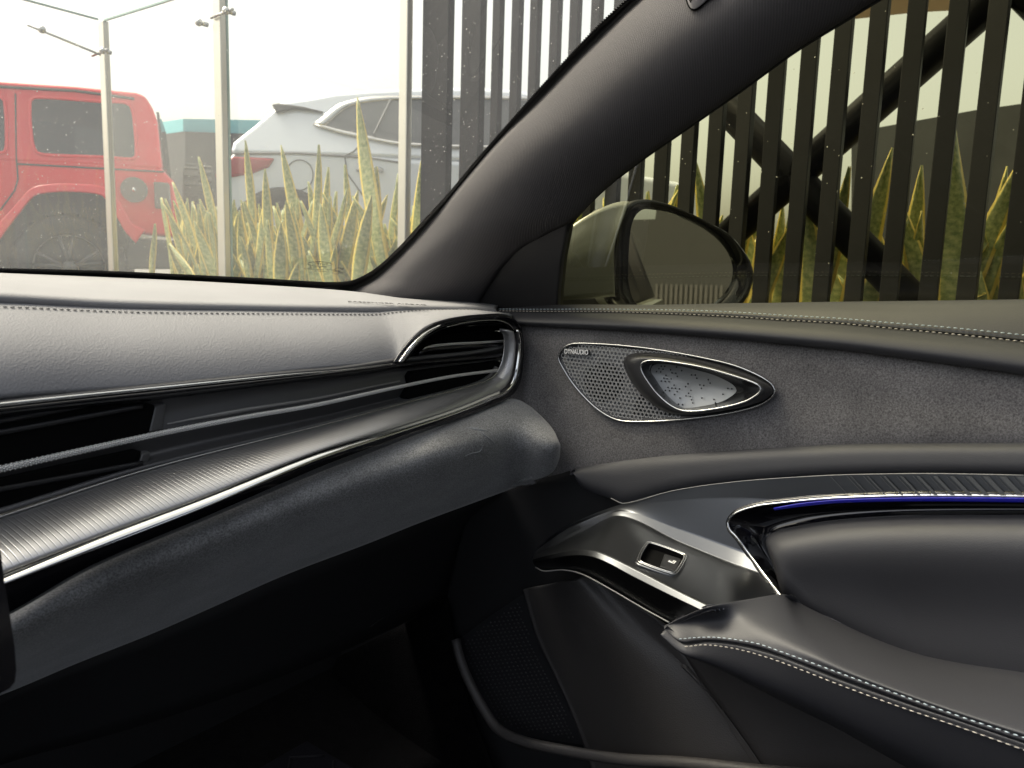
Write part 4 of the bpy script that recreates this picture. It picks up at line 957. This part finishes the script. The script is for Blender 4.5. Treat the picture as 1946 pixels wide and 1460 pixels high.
mb = MB(); mb.prism(list(mi - mn * .002), back * .003); mb.build('mirror_glass', MAT['mirror'], mir)

# ================================================================== OUTSIDE
FX = 2.05                                   # the slat fence and glass fence run along this line
def fy(u, v=200): return PX(u, v, FX)[1]
MAT['asphalt'] = pbr('asphalt', (.10, .10, .10), .9, bump=('noise', 90, .5, .01), vary=(3, .8, 1.2))
MAT['concrete'] = pbr('concrete', (.20, .195, .185), .85, vary=(4, .85, 1.1))
mb = MB(); mb.add([(-300, -300, 0), (300, -300, 0), (300, 300, 0), (-300, 300, 0)], [(0, 1, 2, 3)]); tag(mb.build('ground', MAT['asphalt']), kind='structure')
mb = MB(); mb.add([(2.7, -40, .48), (60, -40, .48), (60, 60, .48), (-40, 60, .48), (-40, 4.35, .48), (2.7, 4.35, .48)], [(0, 1, 2, 3, 4, 5)]); tag(mb.build('raised_parking_lot', MAT['concrete']), kind='structure')
# planter along the fence
MAT['soil'] = pbr('soil', (.035, .028, .02), .95, bump=('noise', 60, .8, .02))
mb = MB(); mb.box((2.4, 1.2, .30), (.30, 3.1, .30)); tag(mb.build('planter_bed', MAT['soil'], bevel=.01), 'long low planter bed holding the snake plants behind the fence', 'planter')
# --- glass fence with steel posts
MAT['pane'] = glass('fence_glass', (.97, .975, .96), dust=.022, dust_col=(.85, .85, .80)); MAT['pane2'] = glass('fence_glass_dusty', (.96, .965, .95), dust=.12, dust_col=(.85, .84, .78)); MAT['pane_edge'] = pbr('glass_edge', (.30, .46, .42), .1, spec=.8)
MAT['steel'] = pbr('brushed_steel', (.60, .58, .52), .32, .85)
gf = thing('glass_fence', (FX, 3.0, 0), 'clear glass fence on steel posts in front of the parked cars', 'glass fence')
posts = [fy(780), fy(430, 200), fy(207, 300)]
YC = posts[2]; GT = PX(190, 38, FX)[2]
GTOP = PL(190, 38, np.array([FX, YC, 0]), np.array([0, 1., 0]))[2]
for i, y_ in enumerate(posts):
    top = GTOP + (.25 if i < 2 else -.005)
    mb = MB(); mb.box((FX - .025 if i < 2 else FX, y_, top / 2), (.014, .026 if i else .019, top / 2)); p_ = mb.build('steel_post', MAT['steel'], gf, bevel=.004)
    mb = MB(); hz = PX(430, 38, FX)[2] if i == 1 else PL(207, 108, np.array([FX, YC, 0]), np.array([1., 0, 0]))[2]
    if i:
        mb.tube([(FX - .05, y_ - .13, hz + .01), (FX - .05, y_ + .02, hz)], .006, 8); mb.ball((FX - .06, y_ - .10, hz + .006), .016, 10); 
        if i < 2: mb.ball((FX - .06, y_ + .09, hz - .01), .016, 10); mb.tube([(FX - .06, y_ + .09, hz - .01), (FX - .02, y_ + .09, hz - .01)], .01, 8)
        mb.tube([(FX - .06, y_ - .10, hz + .006), (FX - .02, y_ - .10, hz + .006)], .01, 8)
        if i == 2: mb.tube([(FX - .36, y_ - .04, hz + .055), (FX - .04, y_ - .04, hz)], .006, 8); mb.ball((FX - .30, y_ - .04, hz + .05), .018, 10)
        mb.build('glass_clamp', MAT['satin_chrome'], p_, True)
for i, (ya, yb, hh) in enumerate(((posts[0] + .02, posts[1] - .015, .0), (posts[1] + .015, posts[2] - .01, .0))):
    me = bpy.data.meshes.new('glass_panel'); z1 = GTOP + (0 if i else .30)
    me.from_pydata([(FX, ya, .1), (FX, yb, .1), (FX, yb, z1 if i else GTOP + .3), (FX, ya, z1)], [], [(0, 1, 2, 3)])
    g_ = link('glass_panel', me, MAT['pane2'] if i else MAT['pane'], gf, False)
    for ye in (ya, yb):
        mb = MB(); mb.box((FX, ye, (z1 + .1) / 2), (.005, .004, (z1 - .1) / 2)); mb.build('pane_edge', MAT['pane_edge'], g_)
    if i: mb = MB(); mb.box((FX, (ya + yb) / 2, GTOP), (.005, (yb - ya) / 2 - .006, .004)); mb.build('pane_edge', MAT['pane_edge'], g_)
me = bpy.data.meshes.new('glass_panel'); me.from_pydata([(FX - .02, YC, .1), (-1.6, YC, .1), (-1.6, YC, GTOP), (FX - .02, YC, GTOP)], [], [(0, 1, 2, 3)])
g_ = link('glass_panel', me, MAT['pane'], gf, False)
mb = MB(); mb.box(((FX - 1.62) / 2, YC, GTOP), (1.81, .005, .004)); mb.build('pane_edge', MAT['pane_edge'], g_)

# --- black slat fence with crossed tubes behind
MAT['fence'] = pbr('black_powder_coat', (.005, .0049, .0049), .5, spec=.2, vary=(30, .85, 1.15))
sf = thing('slat_fence', (FX, .6, 0), 'tall black vertical slat fence with crossed diagonal tubes behind it', 'fence')
slat = MB().box((0, 0, 1.6), (.013, .0195, 1.6)).build('slat', MAT['fence'], sf, bevel=.002)
ys = [1.584 - .071 * k for k in range(6)] + [1.229 - .076 * k for k in range(1, 11)] + [.469 - .0803 * k for k in range(1, 52)]
first = True
for y_ in ys:
    o = slat if first else slat.copy()
    if not first: C.objects.link(o); o.parent = sf; o.matrix_parent_inverse = sf.matrix_basis.inverted()
    o.location = (FX + rnd.uniform(-.002, .002), y_ + rnd.uniform(-.002, .002), 0); o.rotation_euler.z = rnd.gauss(0, .05); o.scale.y = .74 if y_ > 1.2 else 1.0; first = False
for ua, ub in ((801, 857), (874, 918)):
    ya, yb = fy(ua), fy(ub)
    mb = MB(); mb.box((FX + .01, (ya + yb) / 2 + .004, 1.6), (.016, abs(ya - yb) / 2 - .008, 1.6)); mb.build('fence_post', MAT['fence'], sf, bevel=.004)
def tubeXY(pa, pb, xx, r_): 
    a = PX(*pa, xx); b = PX(*pb, xx); d_ = b - a; return MB().tube([a - d_ * .05, b + d_ * .05], r_, 12)
TX = FX + .14
for pa, pb in (((1310, 130), (1760, 600)), ((1360, 470), (1930, -40)), ):
    a = PX(*pa, TX); b = PX(*pb, TX); MB().tube([a, b], .043, 14).build('brace_tube', MAT['fence'], sf, True)
a = PX(1910, 330, TX); MB().tube([PX(1930, -40, TX), PX(2400, 420, TX)], .043, 14).build('brace_tube', MAT['fence'], sf, True)
for z_ in (3.15, .30): MB().box((FX + .06, .2, z_), (.02, 1.6, .03)).build('fence_rail', MAT['fence'], sf)

# --- snake plants
def leaf_mat(name):
    m, n, o = new_mat(name)
    b = nd(n, 'ShaderNodeBsdfPrincipled', Roughness=.42)
    uv = n.nodes.new('ShaderNodeTexCoord'); sp = n.nodes.new('ShaderNodeSeparateXYZ'); n.links.new(uv.outputs['UV'], sp.inputs[0])
    d_ = nd(n, 'ShaderNodeMath', operation='SUBTRACT'); d_.inputs[1].default_value = .5; n.links.new(sp.outputs[0], d_.inputs[0])
    ab = nd(n, 'ShaderNodeMath', operation='ABSOLUTE'); n.links.new(d_.outputs[0], ab.inputs[0])
    mp = nd(n, 'ShaderNodeMapping'); mp.inputs['Scale'].default_value = (2.2, 26, 1); n.links.new(uv.outputs['UV'], mp.inputs[0])
    no = nd(n, 'ShaderNodeTexNoise', Scale=1.6, Detail=5.0, Roughness=.65); n.links.new(mp.outputs[0], no.inputs[0])
    cr = nd(n, 'ShaderNodeValToRGB'); cr.color_ramp.elements[0].position = .36; cr.color_ramp.elements[0].color = (.15, .20, .05, 1); cr.color_ramp.elements[1].position = .62; cr.color_ramp.elements[1].color = (.44, .46, .18, 1)
    n.links.new(no.outputs[0], cr.inputs[0])
    n2 = nd(n, 'ShaderNodeMath', operation='MULTIPLY_ADD'); n2.inputs[1].default_value = .07; n.links.new(no.outputs[0], n2.inputs[0]); n.links.new(ab.outputs[0], n2.inputs[2])
    ed = nd(n, 'ShaderNodeMapRange'); ed.inputs[1].default_value = .385; ed.inputs[2].default_value = .415; n.links.new(n2.outputs[0], ed.inputs[0])
    mx = nd(n, 'ShaderNodeMix'); mx.data_type = 'RGBA'; n.links.new(ed.outputs[0], mx.inputs[0]); n.links.new(cr.outputs[0], mx.inputs[6]); mx.inputs[7].default_value = (.78, .60, .13, 1)
    n.links.new(mx.outputs[2], b.inputs['Base Color'])
    n.links.new(b.outputs[0], o.inputs[0]); return m
MAT['leaf'] = leaf_mat('snake_leaf')
def leaf(base, tip, wid, bend, twist, store):
    base = np.array(base, float); tip = np.array(tip, float); n_ = 22; k = 5
    ax = tip - base; L = np.linalg.norm(ax); side0 = np.cross(ax, [1, 0, .001]); side0 /= np.linalg.norm(side0); nrm0 = np.cross(side0, ax / L)
    V = []; UV = []; Fc = []
    for i in range(n_):
        t = i / (n_ - 1)
        p = base + ax * t + nrm0 * bend[0] * math.sin(math.pi * t) + side0 * bend[1] * math.sin(math.pi * t * 1.2)
        wv = wid * (.62 + .38 * math.sin(min(1, t / .55) * math.pi / 2)) if t < .6 else wid * max(.0, 1 - ((t - .6) / .4) ** 1.7)
        a = twist * (t - .3); sd = side0 * math.cos(a) + nrm0 * math.sin(a); nr = np.cross(sd, ax / L)
        for j in range(k):
            q = j / (k - 1); V.append(p + sd * (q - .5) * wv + nr * (abs(q - .5) * 2) ** 2 * wv * .18 + nr * .006 * math.sin(9 * t + q * 3)); UV.append((q, t * L * 1.4))
    for i in range(n_ - 1):
        for j in range(k - 1): Fc.append((i * k + j, i * k + j + 1, (i + 1) * k + j + 1, (i + 1) * k + j))
    store.append((V, UV, Fc))
def plant_obj(name, leaves):
    V = []; UV = []; Fc = []
    for v, u, f in leaves:
        k = len(V); V += [tuple(p) for p in v]; UV += u; Fc += [tuple(i + k for i in q) for q in f]
    me = bpy.data.meshes.new(name); me.from_pydata(V, [], Fc); l_ = me.uv_layers.new(name='UVMap')
    for lp in me.loops: l_.data[lp.index].uv = UV[lp.vertex_index]
    o = link(name, me, MAT['leaf']); s = o.modifiers.new('thickness', 'SOLIDIFY'); s.thickness = .004; s.offset = 0
    return o
SOIL = .60; rnd = random.Random(11)
HERO = [((376, 300), (430, 500), .052), ((330, 345), (385, 520), .055), ((469, 267), (465, 520), .05), ((533, 277), (572, 530), .055), ((606, 275), (572, 530), .05), ((679, 185), (765, 470), .058), ((628, 318), (608, 530), .045), ((656, 313), (650, 530), .05), ((504, 321), (500, 530), .055), ((714, 316), (695, 520), .055), ((682, 362), (650, 530), .06), ((584, 347), (622, 520), .06), ((547, 382), (545, 530), .06), ((420, 385), (400, 530), .05), ((800, 300), (790, 420), .045), ((755, 330), (745, 480), .05),
        ((1822, 226), (1803, 560), .062), ((1695, 281), (1650, 470), .055), ((1759, 315), (1715, 520), .05), ((1919, 317), (1875, 540), .055), ((1619, 317), (1570, 480), .05), ((1940, 290), (1840, 560), .05), ((1325, 300), (1330, 400), .05), ((1868, 420), (1885, 560), .05), ((1540, 380), (1535, 520), .055), ((1440, 420), (1450, 560), .055)]
plants = {}
def put(tip, basepx, wid, xx):
    tp = PX(*tip, xx); bs = PX(*basepx, xx + rnd.uniform(-.03, .03)); d_ = bs - tp
    bs = tp + d_ * ((SOIL - .02 - tp[2]) / d_[2]) if d_[2] < -.02 else np.array([xx, tp[1], SOIL])
    if abs(bs[1] - tp[1]) > .35: bs[1] = tp[1] + math.copysign(.35, bs[1] - tp[1])
    key = round(bs[1] / .16); plants.setdefault(key, [])
    leaf(bs, tp, wid, (rnd.uniform(-.04, .04), rnd.uniform(-.02, .02)), rnd.uniform(-.9, .9), plants[key])
for i, (tp, bp_, wd) in enumerate(HERO): put(tp, bp_, wd * 1.3, FX + .22 + .05 * (i % 4))
n_fill = 0
for key in range(-3, 25):
    yc = key * .16
    for q in range(28 if yc > 1.2 else 12):
        y_ = yc + rnd.uniform(-.08, .08); xx = FX + rnd.uniform(.22, .58); h_ = rnd.uniform(.42, .76) if yc > 1.2 else rnd.uniform(.40, .72)
        plants.setdefault(key, [])
        leaf((xx, y_, SOIL - .02), (xx + rnd.gauss(0, .06), y_ + rnd.gauss(0, .10), SOIL + h_), rnd.uniform(.058, .088), (rnd.uniform(-.05, .05), rnd.gauss(0, .03) if rnd.random() > .15 else rnd.choice([-.12, .12])), rnd.uniform(-.9, .9), plants[key])
for key in sorted(plants):
    if len(plants[key]) == 0: continue
    yc = key * .16
    o = plant_obj('snake_plant', plants[key])
    if yc > 1.95: lab = 'yellow edged snake plant behind the clear glass fence'
    else: lab = 'yellow edged snake plant behind the black slat fence'
    tag(o, lab, 'plant', 'snake plants in the long planter bed')

# --- red off-roader beyond the glass
JA = math.radians(-33); ja = np.array([math.cos(JA), math.sin(JA), 0]); jn = np.array([math.sin(JA), -math.cos(JA), 0])
if np.dot(jn, EYE - np.array([2.9, 6.2, 1])) < 0: jn = -jn
JP = np.array([2.75, 6.3, 1.0])
def PJ(u, v, o_=0.): return PL(u, v, JP + jn * o_, jn)
jn2 = jn + np.array([0, 0, .16]); jn2 /= np.linalg.norm(jn2); belt = PJ(150, 300)
def PJ2(u, v, o_=0.): return PL(u, v, belt + jn2 * o_, jn2)
MAT['red'] = pbr('red_paint', (.70, .004, .014), .28, coat=.7); MAT['jglass'] = pbr('car_glass', (.02, .022, .024), .05, spec=.8); MAT['rubber'] = pbr('rubber', (.02, .02, .02), .8); MAT['grey_rim'] = pbr('grey_rim', (.12, .12, .12), .4, .6)
MAT['flare'] = pbr('flare_plastic', (.03, .03, .032), .6); MAT['lamp_red'] = pbr('lamp_red', (.35, .01, .015), .12, coat=.6); MAT['lamp_grey'] = pbr('lamp_smoke', (.14, .13, .13), .15)
jeep = thing('red_offroader', (2.75, 6.3, .48), 'boxy red off road car seen from its rear side beyond the glass fence', 'car')
jb = MB()
JB = [(-900, 262), (-400, 285), (0, 300), (150, 304), (305, 318), (316, 330), (330, 345), (344, 408), (341, 452), (276, 447), (255, 440), (236, 425), (222, 398), (208, 372), (170, 366), (100, 364), (66, 372), (36, 402), (0, 440), (-40, 560), (-900, 560)]
jb.prism([PJ(u, v) for u, v in JB], -jn * 1.6); jb.build('body', MAT['red'], jeep, bevel=.03)
JU = [(-900, 85), (-400, 128), (0, 153), (144, 163), (259, 175), (276, 182), (290, 205), (299, 230), (306, 300), (309, 322), (0, 306), (-900, 268)]
mb = MB(); mb.prism([PJ2(u, v) for u, v in JU], -jn * 1.45); mb.build('hard_top', MAT['red'], jeep, bevel=.03)
for poly in ([(58, 190), (70, 185), (190, 193), (240, 196), (250, 205), (256, 240), (259, 292), (255, 302), (200, 299), (80, 294), (68, 288), (60, 260)], [(-300, 150), (-20, 180), (5, 186), (10, 200), (13, 270), (10, 288), (0, 292), (-300, 280)]):
    mb = MB(); mb.prism([PJ2(u, v, .006) for u, v in poly], -jn2 * .02); wn_ = mb.build('side_window', MAT['jglass'], jeep)
    q = resample(np.array([PJ2(u, v, .006) for u, v in poly]), 60, True); MB().tube(q, .012, 6, True).build('window_rubber', MAT['red'], wn_, True)
# roof gutter and panel lines
mb = MB(); mb.tube([PJ2(-300, 140, .004), PJ2(0, 165, .004), PJ2(144, 173, .004), PJ2(255, 188, .004)], .011, 6); mb.tube([PJ(34, 312, .003), PJ(150, 318, .003), PJ(312, 327, .003)], .007, 5); mb.tube([PJ2(29, 178, .003), PJ(31, 300, .003), PJ(34, 340, .003), PJ(28, 362, .003), PJ(0, 400, .003)], .006, 5); mb.build('panel_gaps', MAT['flare'], jeep)
# fender flare: red blade over a black arch
FL_O = [(-30, 470), (0, 425), (30, 392), (58, 362), (80, 355), (130, 352), (195, 358), (215, 372), (235, 400), (250, 426), (275, 440)]
FL_I = [(-20, 480), (12, 436), (38, 402), (62, 374), (82, 367), (130, 364), (190, 370), (205, 384), (222, 412), (238, 440), (258, 462)]
grid_obj('fender_flare', loft_grid([np.array([PJ(u, v, .02) for u, v in FL_O]), np.array([PJ(u, v - 3, .16) for u, v in FL_O]), np.array([PJ(u, v, .17) for u, v in FL_I])], 60, 5, False), MAT['red'], jeep, .02)
ARCH = [(-20, 520), (-10, 470), (12, 436), (38, 402), (62, 374), (82, 367), (130, 364), (190, 370), (205, 384), (222, 412), (238, 440), (248, 480), (250, 540)]
mb = MB(); mb.prism([PJ(u, v, .01) for u, v in ARCH], -jn * .3); mb.build('wheel_arch', MAT['flare'], jeep)
hub = PJ(136, 508, .02); Rw = np.linalg.norm(PJ(136, 409, .02) - hub)
def wheel(hub, ax, R_, par, wd=.24, spokes=5, rimc='grey_rim', tread=True):
    ax = np.array(ax) / np.linalg.norm(ax); s_ = np.cross(ax, [0, 0, 1]); u_ = np.cross(s_, ax); prof = [(-.5, .70), (-.5, .90), (-.38, .99), (0, 1.0), (.38, .99), (.5, .90), (.5, .70), (.38, .62)]
    a_ = np.linspace(0, 2 * math.pi, 49)[:-1]
    G = np.stack([[hub + ax * wd * p + R_ * q * (math.cos(a) * s_ + math.sin(a) * u_) for a in a_] for p, q in prof])
    ty = grid_obj('wheel', G, MAT['rubber'], par, 0, False, True)
    mb = MB()
    for i in range(48 if tread else 0):
        a = a_[i]; c = hub + R_ * 1.0 * (math.cos(a) * s_ + math.sin(a) * u_); t_ = -math.sin(a) * s_ + math.cos(a) * u_
        mb.box(c + ax * wd * (.22 if i % 2 else -.22), (wd * .22, .018, .012), [ax, t_, math.cos(a) * s_ + math.sin(a) * u_])
    if tread: mb.build('tread_blocks', MAT['rubber'], ty)
    mb = MB(); mb.tube([hub + ax * wd * .28 + R_ * .64 * (math.cos(a) * s_ + math.sin(a) * u_) for a in a_], .018, 8, True)
    mb.tube([hub - ax * .02, hub + ax * wd * .36], R_ * .13, 16)
    for i in range(spokes):
        a = 2 * math.pi * (i + .2) / spokes
        for da in (-.20, .20): mb.tube([hub + ax * wd * .32 + R_ * .12 * (math.cos(a) * s_ + math.sin(a) * u_), hub + ax * wd * .30 + R_ * .63 * (math.cos(a + da) * s_ + math.sin(a + da) * u_)], R_ * .035, 6)
    mb.build('rim', MAT[rimc], ty, True)
    mb = MB(); mb.tube([hub - ax * .10, hub - ax * .09], R_ * .66, 32); mb.build('wheel_well_disc', MAT['flare'], ty)
wheel(hub, jn, Rw, jeep)
wheel(hub - ja * 2.9 + np.array([0, 0, 0]), jn, Rw, jeep)
fcap = PJ(255, 361, .01); mb = MB(); mb.tube([fcap - jn * .02, fcap + jn * .012], .095, 24); fc = mb.build('fuel_cap', MAT['lamp_grey'], jeep)
mb = MB(); mb.ball(fcap + jn * .02, .018, 8); mb.build('cap_lock', MAT['chrome'], fc, True)
mb = MB(); mb.prism([PJ(u, v, .06) for u, v in ((292, 345), (322, 348), (326, 398), (294, 396))], -jn * .25); mb.build('tail_lamp', MAT['lamp_grey'], jeep, bevel=.012)
mb = MB(); mb.prism([PJ(u, v, .10) for u, v in ((250, 452), (342, 458), (350, 480), (345, 512), (240, 512), (236, 480))], -jn * 1.6); mb.build('rear_bumper', MAT['flare'], jeep, bevel=.03)
# rear face: glass, spare wheel, wiper
e_ = PJ2(300, 230); rear_n = ja
mb = MB(); q0 = PJ2(293, 205) + ja * .004; q1 = PJ(307, 318) + ja * .004
mb.prism([q0 - jn * .18, q1 - jn * .15, q1 - jn * 1.25, q0 - jn * 1.2], ja * .02); mb.build('rear_window', MAT['jglass'], jeep)
sh_ = PJ(318, 385) - jn * .80 + ja * .22
wheel(sh_, ja, .38, jeep)
# --- silver blue crossover to the right of it
KA = math.radians(-46); ka = np.array([math.cos(KA), math.sin(KA), 0]); kn = np.array([math.sin(KA), -math.cos(KA), 0])
KP = np.array([3.25, 4.05, 1.0])
if np.dot(kn, EYE - KP) < 0: kn = -kn
def PK(u, v, o_=0.): return PL(u, v, KP + kn * o_, kn)
kn2 = kn + np.array([0, 0, .35]); kn2 /= np.linalg.norm(kn2); kb = PK(700, 292)
def PK2(u, v, o_=0.): return PL(u, v, kb + kn2 * o_, kn2)
MAT['silver'] = pbr('silver_blue_paint', (.74, .79, .87), .25, .1, coat=.6)
suv = thing('silver_crossover', (3.4, 3.9, .48), 'silver blue crossover car with red tail lamp behind the snake plants', 'car')
KB = [(415, 345), (412, 330), (440, 288), (460, 284), (600, 284), (700, 290), (765, 298), (900, 303), (1050, 310), (1150, 320), (1290, 345), (1360, 380), (1370, 460), (1360, 540), (420, 470), (415, 420)]
mb = MB(); mb.prism([PK(u, v) for u, v in KB], -kn * 1.75); mb.build('body', MAT['silver'], suv, bevel=.05)
KU = [(436, 292), (442, 270), (480, 240), (520, 206), (522, 197), (538, 192), (599, 183), (636, 176), (700, 171), (763, 168), (860, 166), (983, 170), (1060, 190), (1130, 235), (1190, 312), (1000, 312), (765, 300)]
mb = MB(); mb.prism([PK2(u, v) for u, v in KU], -kn * 1.35); mb.build('roof', MAT['silver'], suv, bevel=.05)
KWN = [(616, 240), (625, 232), (645, 214), (660, 204), (690, 196), (763, 189), (900, 188), (1000, 192), (1060, 215), (1110, 262), (1120, 278), (1000, 279), (763, 272), (700, 262)]
mb = MB(); mb.prism([PK2(u, v, .012) for u, v in KWN], -kn2 * .02); kw_ = mb.build('side_window', pbr('pale_car_glass', (.10, .105, .11), .05, spec=.8), suv)
KCH = [(594, 236), (612, 222), (640, 200), (664, 191), (700, 184), (763, 182), (900, 182), (1010, 184)]; KCI = [(618, 239), (628, 230), (648, 212), (668, 201), (700, 194), (763, 189), (900, 188), (1008, 190)]
grid_obj('window_chrome', loft_grid([np.array([PK2(u, v, .02) for u, v in KCH]), np.array([PK2(u, v, .02) for u, v in KCI])], 50, 2), MAT['satin_chrome'], kw_, .01)
KLO = [(594, 236), (640, 251), (695, 263), (763, 275), (900, 281), (1110, 282)]; KLI = [(618, 239), (645, 246), (700, 258), (763, 270), (900, 276), (1108, 277)]
grid_obj('window_chrome', loft_grid([np.array([PK2(u, v, .02) for u, v in KLO]), np.array([PK2(u, v, .02) for u, v in KLI])], 50, 2), MAT['satin_chrome'], kw_, .01)
mb = MB(); mb.prism([PK2(u, v, .03) for u, v in ((516, 198), (530, 196), (575, 202), (615, 212), (560, 206), (524, 214))], -kn * 1.2); mb.build('spoiler', MAT['flare'], suv, bevel=.01)
mb = MB(); mb.prism([PK(u, v, .02) for u, v in ((406, 338), (415, 316), (442, 296), (522, 300), (510, 318), (478, 330), (445, 336))], -kn * .3); mb.build('tail_lamp', MAT['lamp_red'], suv, bevel=.02)
mb = MB(); mb.tube([PK(440, 292, .004), PK(560, 291, .004), PK(700, 300, .004), PK(780, 312, .004)], .007, 5); mb.tube([PK2(697, 262, .004), PK(672, 288, .004), PK(655, 296, .004), PK(660, 330, .004), PK(690, 372, .004)], .005, 5); mb.tube(resample(np.array([PK(569 + 26 * math.cos(a), 333 + 29 * math.sin(a), .003) for a in np.linspace(0, 6.2, 24)]), 40, True), .004, 5, True); mb.tube([PK2(742, 190, .02), PK2(711, 254, .02)], .006, 5); mb.build('panel_gaps', pbr('gap_grey', (.16, .17, .18), .6), suv)
mb = MB(); mb.tube(resample(np.array([PK(680, 323, .01), PK(690, 320, .04), PK(715, 321, .04), PK(726, 324, .01)]), 16), .016, 8); mb.build('door_handle', MAT['satin_chrome'], suv, True)
wheel(PK(545, 462, -.06), kn, .34, suv, tread=False); wheel(PK(1240, 505, -.06), kn, .34, suv, tread=False)

# --- far things: teal awning, dark container, tan canopy, low dark wall
mb = MB(); mb.prism([PY(u, v, 12.) for u, v in ((348, 226), (700, 232), (700, 262), (348, 250))], [0, 3., .0]); tag(mb.build('teal_awning', pbr('hazed_teal_cloth', (.20, .60, .68), .7)), 'flat teal awning showing between the red and the silver car', 'awning')  # teal lightened so that haze is part of the colour
mb = MB(); mb.prism([PY(u, v, 11.8) for u, v in ((352, 250), (560, 258), (560, 420), (352, 420))], [0, 2.5, 0]); tag(mb.build('dark_container', pbr('dark_box', (.06, .06, .065), .7)), 'dark box shaped container under the teal awning', 'container')
mb = MB(); mb.prism([PX(u, v, 6.5) for u, v in ((1618, 262), (1655, 245), (1750, 228), (1850, 210), (1980, 192), (2400, 150), (2400, 560), (1618, 560))], [2., 0, 0]); tag(mb.build('low_wall', pbr('dark_wall', (.03, .032, .031), .85, vary=(2, .7, 1.3))), 'dark low wall behind the fence and snake plants on the right', 'wall')
mb = MB(); mb.prism([PX(u, v, 4.6) for u, v in ((1500, 46), (1620, 37), (1740, 24), (1930, 14), (2300, -10), (2300, -60), (1500, -20))], [-1.2, 0, .0]); tag(mb.build('tan_canopy', pbr('tan_cloth', (.40, .29, .18), .8)), 'tan canopy edge above the black slat fence', 'canopy')
mb = MB(); mb.prism([(-14, -11, 0), (9, -11, 0), (9, -11, 4.6), (.75, -11, 4.6), (.55, -11, 2.1), (-14, -11, 1.7)], [0, -6, 0]); bld = tag(mb.build('dark_showroom', pbr('showroom_wall', (.03, .03, .03), .6)), 'dark ribbed building standing behind the car, seen in the door mirror', 'building')
for k in range(14): MB().box((.62 + k * .075, -10.97, .95), (.02, .03, .16)).build('wall_rib', MAT['headliner'], bld)
